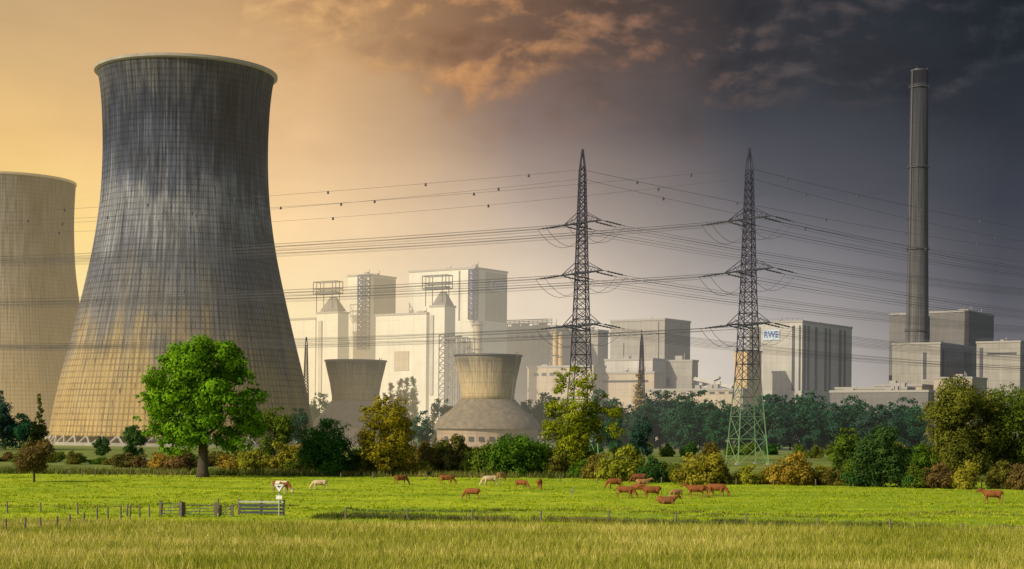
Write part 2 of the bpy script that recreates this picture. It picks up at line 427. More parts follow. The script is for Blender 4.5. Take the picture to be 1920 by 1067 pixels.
L_bright = leafmat('leaves_bright_green', (.028, .11, .006), (.19, .41, .012))
L_dark = leafmat('leaves_dark_green', (.012, .045, .012), (.065, .15, .025))
L_mid = leafmat('leaves_mid_green', (.03, .07, .008), (.14, .22, .02))
L_yel = leafmat('leaves_autumn_yellow', (.06, .065, .006), (.42, .33, .02))
L_olive = leafmat('leaves_olive', (.035, .045, .010), (.20, .20, .025))
L_brown = leafmat('leaves_rust_brown', (.05, .042, .014), (.22, .16, .045))
L_gold = leafmat('leaves_golden_bush', (.08, .075, .010), (.42, .35, .035))
L_wood = leafmat('leaves_woodland', (.010, .040, .030), (.05, .13, .06), k=.5)
L_haze = leafmat('leaves_far_yellow', (.12, .12, .03), (.34, .30, .08), k=.8)
def tree(px, yb, yt, wpx, leaf, label, kind='round', n=6000, ls=.42, z0f=.2, tr=None, D=None, nb=10, lean=0., seed=1, name='tree', sub=14, blobs=None, cat='tree', group=None, subr=.48):
    rng = random.Random(seed)
    loc = G(px, yb) if D is None else Vector((ray(px, yb)[0]*D, D, 0))
    H = Wp(px, yt, loc.y).z; Wd = wpx/F*loc.y
    bl = blobs(H, Wd) if blobs else crown_blobs(H, Wd, H*z0f, rng, kind, nb)
    r = root(name, loc, label, cat, group=group)
    me = leaf_mesh('crown', bl, n, ls, seed+50, leaf, sub=sub, subr=subr)
    c = bpy.data.objects.new('crown', me); COL.objects.link(c); c.parent = r
    t = trunk_mb(H, tr or H*.022, bl, rng, lean).obj('trunk', M_bark, r, smooth=True)
    return r
def big_blobs(H, Wd):
    s = gD(380, 895)/F
    L = [(0,660,44),(-48,668,38),(45,668,40),(-80,715,42),(85,712,20),(-92,765,36),(-75,800,42),(70,760,44),(92,745,30),(80,800,38),(-10,720,60),(-50,750,50),(40,710,50),(10,780,50),(-30,812,44),(-100,735,28),(95,780,28),(45,822,38),(-62,836,32),(0,644,24),(-60,690,40),(62,690,30),(-15,690,55),(100,720,12),(78,834,26),(-112,750,18),(30,740,50),(0,826,36),(-88,828,26),(-38,842,22),(98,815,24),(52,842,22),(-110,785,20)]
    rng = random.Random(4); o = []
    for dx, y, r in L:
        for q in range(2):
            rr = r*s*rng.uniform(.70, .90); zz = CH+(792-y)*s
            o.append((dx*s, rng.uniform(-1, 1)*Wd*.32*(1-.4*abs(dx)/110), zz, rr, rr, rr*.85))
    return o
tree(380, 895, 622, 246, L_bright, 'large broad-crowned bright green maple beside the pasture fence', n=46000, ls=.5, tr=.85, blobs=big_blobs, seed=3, sub=12, name='maple_tree', subr=.37)
def willow_blobs(H, Wd):
    s = .091; o = []; rng = random.Random(9)
    for dx, y, r in [(-2,708,18),(-10,735,26),(20,728,26),(-25,770,26),(5,770,34),(38,765,26),(-30,810,30),(10,815,38),(45,800,24),(-38,850,26),(-5,855,36),(25,850,30),(12,694,16),(58,745,16),(75,775,26),(85,805,20),(40,709,15),(-22,704,16),(30,790,32),(-12,688,10),(55,830,22)]:
        rr = r*s*.9; o.append((dx*s, rng.uniform(-2, 2), CH+(796-y)*s, rr, rr, rr))
    return o
tree(1068, 893, 683, 130, L_yel, 'tall yellowing willow rising from the hedgerow', n=21000, ls=.38, blobs=willow_blobs, seed=12, tr=.3, lean=.2, name='willow_tree', subr=.38, sub=15)
tree(730, 893, 738, 142, L_yel, 'autumn yellow and green tree with open crown', n=17000, ls=.38, seed=14, z0f=.12, nb=8, tr=.25, subr=.42)
tree(607, 892, 783, 120, L_dark, 'dark green dense tree in the hedgerow', n=15000, ls=.36, seed=15, z0f=.03, nb=7)
tree(64, 904, 826, 104, L_brown, 'small round reddish brown hawthorn tree', n=8000, ls=.28, seed=16, z0f=.3, nb=5, tr=.16)
tree(965, 893, 812, 130, L_mid, 'green thicket tree in the hedgerow', n=14000, ls=.36, seed=17, z0f=.02, nb=6)
tree(1650, 913, 798, 120, L_dark, 'rounded dark green hazel tree at the pasture edge', n=16000, ls=.36, seed=18, z0f=.03, nb=7)
tree(1588, 906, 800, 72, L_mid, 'slender green tree at the pasture edge', n=8000, ls=.34, seed=19, z0f=.05, nb=7)
tree(1795, 905, 704, 185, L_olive, 'large olive green willow with drooping crown', n=34000, ls=.42, seed=20, z0f=.08, nb=10, name='willow_tree', D=285, tr=.5)
tree(1888, 905, 718, 160, L_olive, 'broad olive green willow behind low bushes', n=26000, ls=.42, seed=21, z0f=.06, nb=9, name='willow_tree', D=290, tr=.45)
tree(512, 880, 760, 90, L_olive, 'olive tree partly hidden behind the large maple', n=9000, ls=.4, seed=22, z0f=.1, nb=7, D=320)
tree(255, 868, 795, 55, L_dark, 'small dark tree beside the cooling tower', n=5000, ls=.4, seed=23, z0f=.05, nb=6, D=360)
tree(190, 860, 816, 34, L_dark, 'small dark bushy tree beside the cooling tower', n=3000, ls=.4, seed=24, z0f=.05, nb=5, D=400)
tree(73, 840, 738, 46, L_mid, 'tall conical spruce in the haze', kind='cone', n=8000, ls=.5, seed=25, z0f=.06, nb=16, D=480, name='spruce_tree')
def proto(H, Wd, leaf, kind, n, ls, seed, z0f, nb, name, label, cat='tree', group=None, limbs=5, subr=.48):
    rng = random.Random(seed); bl = crown_blobs(H, Wd, H*z0f, rng, kind, nb)
    r = root(name, (0, 0, 0), label, cat, group=group)
    me = leaf_mesh('crown', bl, n, ls, seed, leaf, subr=subr); c = bpy.data.objects.new('crown', me); COL.objects.link(c); c.parent = r
    trunk_mb(H, H*.013, bl, rng, limbs=limbs).obj('trunk', M_bark, r, smooth=True)
    return r
def kill(r):
    for c in list(r.children): bpy.data.objects.remove(c)
    bpy.data.objects.remove(r)
rg = random.Random(33)
fw = [proto(20, 15, L_wood, 'round', 5600, .85, 100+i, .05, 7, 'woodland_tree', 'dark green leafy tree at the edge of a wood', group='trees along the edge of the wood') for i in range(5)]
x = 1108.
while x < 1725:
    for row in range(2):
        D = 600+row*35+rg.uniform(-10, 10); ht = rg.uniform(76, 104)/F*D*(.92 if row == 0 else 1.06)
        if row == 0 and 1120 < x < 1180: ht *= .8
        px = x+rg.uniform(-8, 8)+row*12
        s = ht/20
        copy_tree(rg.choice(fw), (ray(px, 820)[0]*D, D, 0), (s*rg.uniform(.95, 1.2), s*rg.uniform(.95, 1.2), s), rg.uniform(0, 6.28))
    x += rg.uniform(19, 28)
for px, D, ht in [(598,700,21),(580,700,18),(1000,700,19),(1022,700,22),(985,700,18),(1045,690,20),(828,700,19),(850,705,17),(540,600,13),(10,480,13),(38,470,11),(-10,470,17),(560,520,13),(1150,520,12),(1205,450,11),(790,560,13),(755,540,11),(730,540,11)]:
    s = ht/20; copy_tree(rg.choice(fw), (ray(px, 820)[0]*D, D, 0), (s, s, s*1.05), rg.uniform(0, 6.28))
for f_ in fw: kill(f_)
pp = proto(25, 5.5, L_haze, 'poplar', 4200, .6, 140, .03, 14, 'poplar_tree', 'slender yellowing poplar in front of the power station', group='poplars by the power station', limbs=0, subr=.7)
for px, yt, D in [(732, 716, 700), (748, 708, 705), (762, 706, 700), (776, 704, 710), (722, 735, 700), (1199, 692, 640), (812, 765, 640)]:
    H = Wp(px, yt, D).z; copy_tree(pp, (ray(px, 800)[0]*D, D, 0), (H/25, H/25, H/25), px*.1)
kill(pp)
def bush_mesh(seed, leaf, H=3., Wd=6., n=5200, ls=.27):
    rng = random.Random(seed); bl = crown_blobs(H, Wd, 0.1, rng, 'bush', 4)
    me = leaf_mesh('bush', bl, n, ls, seed, leaf, sub=10)
    mb = MB()
    for b in bl[:9]: mb.tube([(b[0]*.2, b[1]*.2, -.1), (b[0]*.6, b[1]*.6, b[2]*.5), (b[0]*.8, b[1]*.8, b[2]*.8)], [.07, .05, .02], 4)
    so_ = mb.obj('t', M_bark); lo = bpy.data.objects.new('l', me); COL.objects.link(lo)
    bm = bmesh.new(); bm.from_mesh(me); nf0 = len(bm.faces); bm.from_mesh(so_.data)
    bm.faces.ensure_lookup_table()
    for f in bm.faces[nf0:]: f.material_index = 1
    m2 = bpy.data.meshes.new('bush'); bm.to_mesh(m2); bm.free()
    m2.materials.append(leaf); m2.materials.append(M_bark)
    bpy.data.objects.remove(so_); bpy.data.objects.remove(lo)
    return m2
BM = {}
for k, lf in (('gold', L_gold), ('brown', L_brown), ('olive', L_olive), ('dark', L_dark), ('mid', L_mid)):
    BM[k] = [bush_mesh(200+i+len(k), lf) for i in range(4)]
BL = {'gold': 'golden yellow autumn bush at the pasture edge', 'brown': 'brownish autumn bush at the pasture edge', 'olive': 'olive green shrub in the hedgerow', 'dark': 'dark green shrub in the hedgerow', 'mid': 'green shrub in the hedgerow'}
def bush(px, yb, yt, wpx, k, D=None):
    loc = G(px, yb) if D is None else Vector((ray(px, yb)[0]*D, D, 0))
    H = Wp(px, yt, loc.y).z; Wd = wpx/F*loc.y
    o = bpy.data.objects.new('bush', rg.choice(BM[k])); COL.objects.link(o); o.location = loc
    o.scale = (Wd/6.2, Wd/6.2*rg.uniform(.8, 1), H/3.1); o.rotation_euler = (0, 0, rg.uniform(0, 6.28))
    tag(o, BL[k], 'bush', 'bushes of the hedgerow')
for a in [(1315,908,846,130,'gold'),(1405,908,868,75,'gold'),(1490,910,843,120,'gold'),(1172,902,830,130,'gold'),(1220,905,850,70,'dark'),(1125,898,846,80,'olive'),
          (850,890,812,110,'brown'),(800,890,826,80,'olive'),(890,892,836,70,'olive'),(915,893,828,80,'mid'),(1015,893,834,70,'mid'),(1270,906,866,60,'olive'),
          (530,886,826,100,'gold'),(470,886,842,90,'gold'),(420,886,848,80,'gold'),(330,882,840,90,'brown'),(300,880,846,70,'gold'),(560,888,846,70,'olive'),(665,890,836,80,'dark'),(690,892,852,60,'olive'),(655,892,860,60,'dark'),(745,892,858,90,'gold'),(785,892,862,70,'gold'),
          (1760,916,864,95,'brown'),(1820,917,862,90,'gold'),(1875,917,860,90,'olive'),(1715,915,872,70,'olive'),(1910,918,866,70,'brown'),(1560,910,874,60,'olive'),(1535,909,870,60,'gold'),(1690,914,868,80,'dark'),(1610,912,866,80,'dark'),
          (1440,907,870,70,'gold'),(1360,908,872,70,'olive'),(1060,894,846,90,'olive'),(1095,896,858,70,'mid'),(930,893,854,70,'dark'),(1000,893,862,60,'dark'),(1250,903,862,60,'mid'),(1345,905,866,60,'mid'),
          (880,890,832,70,'mid'),(830,890,824,60,'olive'),(905,891,834,60,'dark')]:
    bush(*a)
for px in range(-10, 235, 24): bush(px+rg.uniform(-8, 8), 872, 850+rg.uniform(-6, 8), 52*rg.uniform(.7, 1.3), rg.choice(['gold', 'olive', 'brown', 'mid']), 330+rg.uniform(-12, 12))
for px in range(240, 560, 30): bush(px+rg.uniform(-8, 8), 872, 848+rg.uniform(-8, 8), 60*rg.uniform(.7, 1.3), rg.choice(['gold', 'olive', 'brown', 'mid']), 310+rg.uniform(-8, 8))
for px in range(560, 1110, 24): bush(px+rg.uniform(-8, 8), 880, 838+rg.uniform(-14, 8), 66*rg.uniform(.7, 1.3), rg.choice(['dark', 'olive', 'mid', 'gold', 'brown', 'gold', 'olive']), 300+rg.uniform(-8, 8))
for px in range(1110, 1720, 38): bush(px+rg.uniform(-12, 12), 850, 832+rg.uniform(-6, 6), 40*rg.uniform(.7, 1.4), rg.choice(['olive', 'dark', 'mid']), 480+rg.uniform(-30, 30))
for px in range(1680, 1960, 26): bush(px, 880, 832+rg.uniform(-10, 6), 66, rg.choice(['olive', 'dark', 'mid']), 300)
mf = leaf_mesh('far_wood', [(x_, rg.uniform(1500, 1600), 6, 22, 18, 10*rg.uniform(.7, 1.2)) for x_ in range(-620, 620, 16)], 9000, 4., 77, L_wood, sub=5)
o = bpy.data.objects.new('far_wood', mf); COL.objects.link(o); tag(o, 'distant belt of woodland on the horizon', 'wood', kind='stuff')
# ------------------------------------------------------------ big cooling towers
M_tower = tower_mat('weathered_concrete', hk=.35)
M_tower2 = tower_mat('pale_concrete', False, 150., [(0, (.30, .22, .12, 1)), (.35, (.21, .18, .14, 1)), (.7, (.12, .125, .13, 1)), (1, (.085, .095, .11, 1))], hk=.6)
M_small = tower_mat('small_tower_concrete', False, 34., [(0, (.42, .33, .17, 1)), (.5, (.40, .31, .17, 1)), (.8, (.32, .26, .17, 1)), (1, (.13, .12, .10, 1))], 2., grid=False, hk=.7)
M_conc = plain('concrete', (.24, .23, .205, 1), .9, .2, .3); M_dark = plain('dark_void', (.03, .03, .03, 1), .9, .1)
def cooling(px, D, ybase, prof, mat, label, nleg=46, rimr=1.6):
    c = Wp(px, 800, D); r = root('cooling_tower', (c.x, D, 0), label, 'cooling tower')
    k = D/F
    P = [(rr*k, Wp(px, y, D).z) for y, rr in prof]
    zs = [p_[1] for p_ in P][::-1]; rs = [p_[0] for p_ in P][::-1]
    fine = []
    for i in range(len(zs)-1):
        for t in range(5):
            tt = t/5
            def cm(a):
                p0 = a[max(i-1, 0)]; p1 = a[i]; p2 = a[i+1]; p3 = a[min(i+2, len(a)-1)]
                return .5*((2*p1)+(-p0+p2)*tt+(2*p0-5*p1+4*p2-p3)*tt*tt+(-p0+3*p1-3*p2+p3)*tt**3)
            fine.append((cm(rs), cm(zs)))
    fine.append((rs[-1], zs[-1]))
    mb = MB(); n = 144
    inner = [(a-.7, b) for a, b in fine[::-1]]
    mb.lathe(fine+inner, n, closed=True)
    mb.obj('shell', mat, r, smooth=True)
    rt, zt = fine[-1]
    mb = MB(); mb.lathe([(rt-.3, zt-1.3), (rt+rimr*.5, zt-.9), (rt+rimr*.5, zt+.1), (rt-.9, zt+.1), (rt-.9, zt-1.3)], n, closed=True)
    mb.obj('rim', M_conc, r)
    rb, zb = fine[0]
    for i in range(nleg):
        a = 2*math.pi*i/nleg; da = math.pi/nleg
        mb = MB()
        for sg in (-1, 1):
            mb.tube([((rb+1.5)*math.cos(a), (rb+1.5)*math.sin(a), 0), ((rb-.4)*math.cos(a+sg*da), (rb-.4)*math.sin(a+sg*da), zb+.3)], .45, 6)
        mb.obj('leg', M_conc, r)
    mb = MB(); mb.lathe([(rb-3, 0), (rb-3, zb*.98)], 64); mb.obj('dark_interior', M_dark, r)  # near-black sleeve stands in for the shade inside the open base
    mb = MB(); mb.lathe([(rb+3.2, 0), (rb+3.2, 1.1), (rb+2.6, 1.1), (rb+2.6, 0)], 96); mb.obj('basin_wall', M_conc, r)
    return r
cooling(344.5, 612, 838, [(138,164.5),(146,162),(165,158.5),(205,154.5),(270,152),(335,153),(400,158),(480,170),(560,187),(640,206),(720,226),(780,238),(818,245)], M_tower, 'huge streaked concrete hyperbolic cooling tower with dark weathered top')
cooling(13, 900, 820, [(340,121),(380,119),(430,118.5),(500,121.5),(560,129),(630,138),(700,151),(760,163),(806,172)], M_tower2, 'pale hazy concrete cooling tower behind the larger one', rimr=.9)
M_skirt = plain('dark_shingle_skirt', (.14, .115, .08, 1), .9, .35, .5)
M_brick = cladding('brick_panels', (.34, .25, .17, 1), 3.2, 2.6, .7)
M_steel = plain('dark_steel', (.06, .065, .08, 1), .5, .2, 1., .3)
def small_tower(px, D, top, topr, waist, waistr, sk, skr, label):
    c = Wp(px, 800, D); r = root('cooling_tower', (c.x, D, 0), label, 'cooling tower'); k = D/F
    z = lambda y: Wp(px, y, D).z
    zt, zw, zs = z(top), z(waist), z(sk)
    prof = [(waistr*k, zw), (waistr*k*1.0, zw+(zt-zw)*.12), (waistr*k+(topr-waistr)*k*.3, zw+(zt-zw)*.45), (topr*k*.985, zt-1.5), (topr*k, zt)]
    mb = MB(); mb.lathe(prof+[(a-.6, b) for a, b in prof[::-1]], 72, closed=True); mb.obj('stack', M_small, r, smooth=True)
    mb = MB(); mb.lathe([(topr*k-.3, zt-.5), (topr*k+.4, zt-.3), (topr*k+.4, zt+.3), (topr*k-.7, zt+.3)], 72, closed=True); mb.obj('rim', M_steel, r)
    mb = MB(); mb.lathe([(skr*k, zs), (skr*k*.985, zs+1.), (skr*k*.88+waistr*k*.06, zs+(zw-zs)*.34), (waistr*k*1.0+(skr-waistr)*k*.35, zs+(zw-zs)*.68), (waistr*k+.3, zw+.2)], 72); mb.obj('skirt', M_skirt, r, smooth=True)
    mb = MB(); mb.lathe([(skr*k*.94, 0), (skr*k*.94, zs+.1)], 32); mb.obj('base_wall', M_brick, r)
    for i in range(10):
        a = -math.pi/2+(i-4.5)*.2
        mb = MB(); R_ = skr*k*.94
        mb.add([(R_*math.cos(a+q)*1.012, R_*math.sin(a+q)*1.012, zz) for q, zz in ((-.05, zs*.35), (.05, zs*.35), (.05, zs*.6), (-.05, zs*.6))], [(0, 1, 2, 3)])
        mb.obj('louvre', M_dark, r)
    mb = MB()
    mb.tube([(waistr*k*.9, -waistr*k*.62, zw), (topr*k*.84, -topr*k*.62, zt+1)], .18, 4); mb.tube([(waistr*k*.9+.7, -waistr*k*.62, zw), (topr*k*.84+.7, -topr*k*.62, zt+1)], .1, 4)
    mb.obj('ladder', M_steel, r)
small_tower(914, 600, 667, 63, 750, 50, 804, 101, 'small flared concrete cooling tower with dark skirt')
small_tower(666, 640, 677, 57, 753, 44, 802, 80, 'small flared concrete cooling tower partly behind trees')
# ------------------------------------------------------------ power station buildings
TH = math.radians(35)
M_white = cladding('white_cladding', (.56, .54, .47, 1), 9, 6, .92, .05, .5, .1)
M_wgrey = cladding('pale_grey_cladding', (.38, .365, .335, 1), 8, 5, .88, .08, .55, .14)
M_grey = cladding('grey_panels', (.27, .255, .23, 1), 6, 4.5, .8, .12)
M_tan = cladding('tan_panels', (.38, .315, .23, 1), 6, 4, .85, .1)
M_dgrey = cladding('dark_grey_panels', (.12, .115, .115, 1), 7, 4.5, .78, .14)
M_strip = plain('dark_glazing', (.04, .045, .06, 1), .35, .2, .5)
M_blue = plain('blue_steel', (.02, .045, .14, 1), .5, .1)
M_signw = plain('sign_white', (.36, .45, .54, 1), .5, .03)
M_signb = plain('sign_blue', (.015, .045, .22, 1), .5, .05)
M_yel = cladding('ochre_panels', (.48, .33, .16, 1), 6, 4, .85, .1)
M_coping = plain('coping', (.25, .24, .225, 1), .6, .1)
class B:
    def __init__(s, pl, pc, pr, yt, D, mat, label, name='power_station_building', vents=2, coping=True, th=TH, cat='industrial building', seed=0):
        s.D = D; s.ct, s.st = math.cos(th), math.sin(th)
        u = ray(pc, 780)[0]; s.cx = u*D
        s.r = root(name, (s.cx, D, 0), label, cat, rz=-th)
        s.h = Wp(pc, yt, D).z; s.L = s.lx(pl); s.W = s.wy(pr)
        mb = MB(); mb.box((-s.L, 0, 0), (0, s.W, s.h)); mb.obj('wall', mat, s.r)
        rn = random.Random(seed+int(pl))
        if coping:
            mb = MB(); L, W_, h_ = s.L, s.W, s.h
            t = .35
            mb.box((-L-t, -t, h_-.6), (t, t*.8, h_+.5)); mb.box((-L-t, t*.8, h_-.6), (-L+t, W_+t, h_+.5)); mb.box((-t, t*.8, h_-.6), (t, W_+t, h_+.5)); mb.box((-L+t, W_-t, h_+.01), (-t, W_+t, h_+.5))
            mb.obj('coping', M_coping, s.r)
        for i in range(vents):
            x_ = -rn.uniform(.1, .85)*s.L; y_ = rn.uniform(.1, .6)*s.W; a = rn.uniform(1, 2.6); hh = rn.uniform(1, 3)
            mb = MB(); mb.box((x_-a, y_, s.h-.1), (x_+a, y_+2, s.h+hh)); mb.tube([(x_+a+.8, y_+1, s.h), (x_+a+.8, y_+1, s.h+hh+1.4)], .25, 6); mb.obj('roof_vent', M_coping, s.r)
    def lx(s, px):
        u = ray(px, 780)[0]; return (s.cx-u*s.D)/(s.ct+u*s.st)
    def wy(s, px):
        u = ray(px, 780)[0]; return (u*s.D-s.cx)/(s.st-u*s.ct)
    def z(s, y, px=None): return Wp(960 if px is None else px, y, s.D).z
    def left(s, name, p0, p1, y0, y1, mat, t=.2):
        a, b = -s.lx(p0), -s.lx(p1); mb = MB(); q = (p0+p1)/2
        mb.box((a, -t, s.z(y1, q)), (b, .1, s.z(y0, q))); return mb.obj(name, mat, s.r)
    def right(s, name, p0, p1, y0, y1, mat, t=.2):
        a, b = s.wy(p0), s.wy(p1); mb = MB(); q = (p0+p1)/2
        mb.box((-.1, a, s.z(y1, q)), (t, b, s.z(y0, q))); return mb.obj(name, mat, s.r)
    def railing(s, step=3., hgt=1.2):
        mb = MB(); n = max(2, int(s.L/step))
        for i in range(n+1):
            x_ = -s.L*i/n; mb.beam((x_, -.1, s.h+.4), (x_, -.1, s.h+hgt+.5), .12)
        mb.beam((-s.L, -.1, s.h+hgt+.5), (0, -.1, s.h+hgt+.5), .12)
        mb.obj('roof_railing', M_steel, s.r)
    def pipes(s, n, r_=.25, seed=1):
        rn = random.Random(seed)
        for i in range(n):
            x_ = -s.L*(i+rn.uniform(.2, .8))/n; mb = MB(); zt = s.h*rn.uniform(.75, .99)
            mb.tube([(x_, -.4, 0), (x_, -.4, zt), (x_, .4, zt)], r_, 6); mb.obj('downpipe', M_coping, s.r)
def lattice_panel(mb, x0, x1, y0, y1, z0, z1, n, w=.3):
    for x in (x0, x1):
        for y in (y0, y1): mb.beam((x, y, z0), (x, y, z1), w)
    for i in range(n+1):
        z_ = z0+(z1-z0)*i/n
        for a, b in (((x0, y0), (x1, y0)), ((x1, y0), (x1, y1)), ((x0, y1), (x1, y1)), ((x0, y0), (x0, y1))): mb.beam(a+(z_,), b+(z_,), w*.7)
        if i < n:
            z2 = z0+(z1-z0)*(i+1)/n
            mb.beam((x0, y0, z_), (x1, y0, z2), w*.6); mb.beam((x1, y0, z_), (x0, y0, z2), w*.6)
            mb.beam((x1, y0, z_), (x1, y1, z2), w*.6); mb.beam((x0, y0, z_), (x0, y1, z2), w*.6)
def sign(b, p0, p1, y0, y1, side='left'):
    a = -b.lx(p0) if side == 'left' else b.wy(p0); c = -b.lx(p1) if side == 'left' else b.wy(p1)
    q = (p0+p1)/2; z0, z1 = b.z(y1, q), b.z(y0, q)
    mb = MB()
    if side == 'left': mb.box((a, -.5, z0), (c, -.2, z1))
    else: mb.box((.2, a, z0), (.5, c, z1))
    so_ = mb.obj('company_sign', M_signw, b.r)
    cu = bpy.data.curves.new('txt', 'FONT'); cu.body = 'RWE'; cu.align_x = 'CENTER'; cu.align_y = 'CENTER'; cu.size = 1; cu.extrude = .03; cu.offset = .02
    t = bpy.data.objects.new('txt', cu); COL.objects.link(t)
    bpy.context.view_layer.update()
    me = bpy.data.meshes.new_from_object(t.evaluated_get(bpy.context.evaluated_depsgraph_get())); w_ = t.dimensions.x; h_ = t.dimensions.y
    bpy.data.objects.remove(t)
    me.materials.clear(); me.materials.append(M_signb)
    o = bpy.data.objects.new('lettering', me); COL.objects.link(o); o.parent = so_
    sx = abs(c-a)*.86/w_; sy = (z1-z0)*.62/h_
    if side == 'left': o.location = ((a+c)/2, -.54, (z0+z1)/2); o.rotation_euler = (math.pi/2, 0, 0)
    else: o.location = (.54, (a+c)/2, (z0+z1)/2); o.rotation_euler = (math.pi/2, 0, math.pi/2)
    o.scale = (sx, sy, 1)
# --- boiler unit one
b = B(528, 590, 602, 597, 905, M_white, 'bright white low power station block', vents=0)
b = B(650, 690, 740, 515, 910, M_white, 'tall white boiler house with blue steel stair tower', vents=2)
mb = MB(); lattice_panel(mb, -b.lx(679), 1.2, -4.5, -.8, b.z(657), b.z(519), 14, .7); mb.obj('stair_tower', M_blue, b.r)
b.right('shaded_face_panel', 699, 739, 519, 590, M_grey, .25)  # darker grey sheet paints the shade of the face turned from the sun
b2 = B(592, 632, 652, 585, 890, M_white, 'white filter house with peaked roof and rooftop gantry', vents=0)
b2.left('service_shaft', 597, 603, 600, 735, M_wgrey, .8)
def peaked(bb, p0, p1, y0, y1):
    a, c = -bb.lx(p0), -bb.lx(p1); z0, z1 = bb.z(y1), bb.z(y0); y_ = bb.W*.4; m_ = (a+c)/2
    mb = MB(); mb.add([(a, 0, z0), (c, 0, z0), (c, y_*2, z0), (a, y_*2, z0), (m_-2, y_, z1), (m_+2, y_, z1)], [(0, 1, 5, 4), (1, 2, 5), (2, 3, 4, 5), (3, 0, 4), (3, 2, 1, 0)])
    mb.obj('hipped_roof', M_dgrey, bb.r)
def gantry(bb, p0, p1, y0, y1):
    a, c = -bb.lx(p0), -bb.lx(p1); z0, z1 = bb.z(y1), bb.z(y0); y_ = bb.W*.4
    mb = MB()
    for x in (a, a+(c-a)*.15, c-(c-a)*.15, c):
        for yy_ in (y_-3, y_+3): mb.beam((x, yy_, bb.h if a+.1 < x < c-.1 else z0+3), (x, yy_, z1), .35)
    for z_ in (z1, z0+3, (z0+z1)/2+1):
        for yy_ in (y_-3, y_+3): mb.beam((a, yy_, z_), (c, yy_, z_), .45)
        mb.beam((a, y_-3, z_), (a, y_+3, z_), .4); mb.beam((c, y_-3, z_), (c, y_+3, z_), .4)
    mb.box((a+1, y_-2.4, z0+3.2), (c-1, y_+2.4, z0+4.2))
    mb.obj('roof_gantry', M_steel, bb.r)
peaked(b2, 598, 632, 557, 585); gantry(b2, 584, 626, 529, 562)
# --- boiler unit two
b = B(765, 888, 949, 502, 900, M_white, 'tallest white boiler house carrying a blue lettered company sign', vents=3)
b.right('shaded_face_panel', 908, 948, 507, 600, M_grey, .15)  # same painted shade on the right face, as a grey sheet
b.left('wall_joint', 858, 861, 506, 600, M_dgrey, .15)
mb = MB(); lattice_panel(mb, -b.lx(886), 2.6, -4.5, -.8, b.z(600), b.z(507), 10, .75); mb.obj('stair_tower', M_blue, b.r)
sign(b, 917, 944, 522, 541, 'right')
b = B(703, 798, 812, 587, 880, M_white, 'broad white lower power station hall with louvred panel', vents=1)
b.left('louvre_panel', 739, 766, 657, 694, M_tan, .4)
b3 = B(804, 832, 852, 573, 870, M_white, 'white filter tower with peaked roof and rooftop gantry', vents=0)
b3.left('service_shaft', 806, 812, 590, 740, M_wgrey, .8)
peaked(b3, 808, 834, 546, 573); gantry(b3, 788, 832, 516, 551)
# --- steel frames in front of unit two
D = 840; c = Wp(822, 800, D)
r = root('steel_frame', (c.x, D, 0), 'open grey steel stair and pipe frame', 'steel structure', rz=-TH)
mb = MB(); hh = Wp(822, 627, D).z
lattice_panel(mb, 0, 6, 0, 5, 0, hh, 14, .4); mb.obj('stair_tower', M_steel, r)
mb = MB()
for i in range(5):
    for y_ in (0, 6): mb.beam((6+i*3.2, y_, 0), (6+i*3.2, y_, hh-2), .35)
for z_ in np.linspace(6, hh-2, 9):
    mb.beam((6, 0, z_), (19, 0, z_), .35); mb.beam((6, 6, z_), (19, 6, z_), .3)
    mb.beam((6, 0, z_), (12, 0, z_-5), .2)
mb.obj('pipe_rack', M_steel, r)
for i in range(4):
    mb = MB(); mb.tube([(7.5+i*3, 3, 0), (7.5+i*3, 3, hh-1-i*3), (7.5+i*3, 9, hh-1-i*3)], .8, 10); mb.obj('pipe', M_coping, r)
def silo(px, D, yt, rpx, label, mat):
    c = Wp(px, 800, D); r = root('silo', (c.x, D, 0), label, 'silo'); R_ = rpx*D/F; hh = Wp(px, yt, D).z
    mb = MB(); mb.lathe([(R_, 0), (R_, hh-1.5), (R_*.4, hh), (0.01, hh)], 32); mb.obj('shell', mat, r, smooth=False)
    mb = MB()
    for z_ in np.linspace(10, hh-2, 5): mb.lathe([(R_+.05, z_), (R_+.7, z_), (R_+.7, z_+.3), (R_+.05, z_+.3)], 24)
    for k_ in range(14):
        a = 2*math.pi*k_/14; mb.beam((R_*math.cos(a), R_*math.sin(a), hh-1.5), (R_*math.cos(a), R_*math.sin(a), hh), .12)
    mb.lathe([(R_, hh), (R_+.12, hh), (R_+.12, hh+.15), (R_, hh+.15)], 24)
    mb.obj('service_ring', M_steel, r)
silo(894, 860, 603, 9, 'tall cylindrical tan silo', M_tan)
for px, yt in [(1040, 618), (1050, 622)]: silo(px, 880, yt, 5, 'slender vertical steel vessel with service rings', M_yel)
b = B(902, 1040, 1066, 611, 930, M_grey, 'long grey industrial hall with rooftop pipes and railings', vents=6); b.railing(); b.pipes(14, .35, 3)
for i in range(9):
    b.left('window_band', 910+i*14, 918+i*14, 625, 632, M_strip, .15)
mb = MB(); zz = b.h
for i in range(16):
    x_ = -b.L*i/16; mb.beam((x_, 1, zz), (x_, 1, zz+4.2), .25)
for q in (2.2, 3.2, 4.2): mb.tube([(-b.L, 1, zz+q), (-3, 1, zz+q)], .3, 6)
mb.obj('roof_pipe_bridge', M_coping, b.r)
b = B(1058, 1120, 1139, 619, 950, M_grey, 'grey block with vertical ribs beside the pylon', vents=3); b.pipes(8, .3, 4); b.railing()
b = B(988, 1112, 1135, 686, 860, M_tan, 'low tan workshop building with window bands', vents=3)
for i in range(7): b.left('window', 1000+i*15, 1009+i*15, 697, 703, M_strip, .15)
b = B(1120, 1226, 1245, 698, 850, M_tan, 'low tan annex building with flat roof', vents=2)
b.left('window_band', 1130, 1215, 712, 716, M_strip, .15)
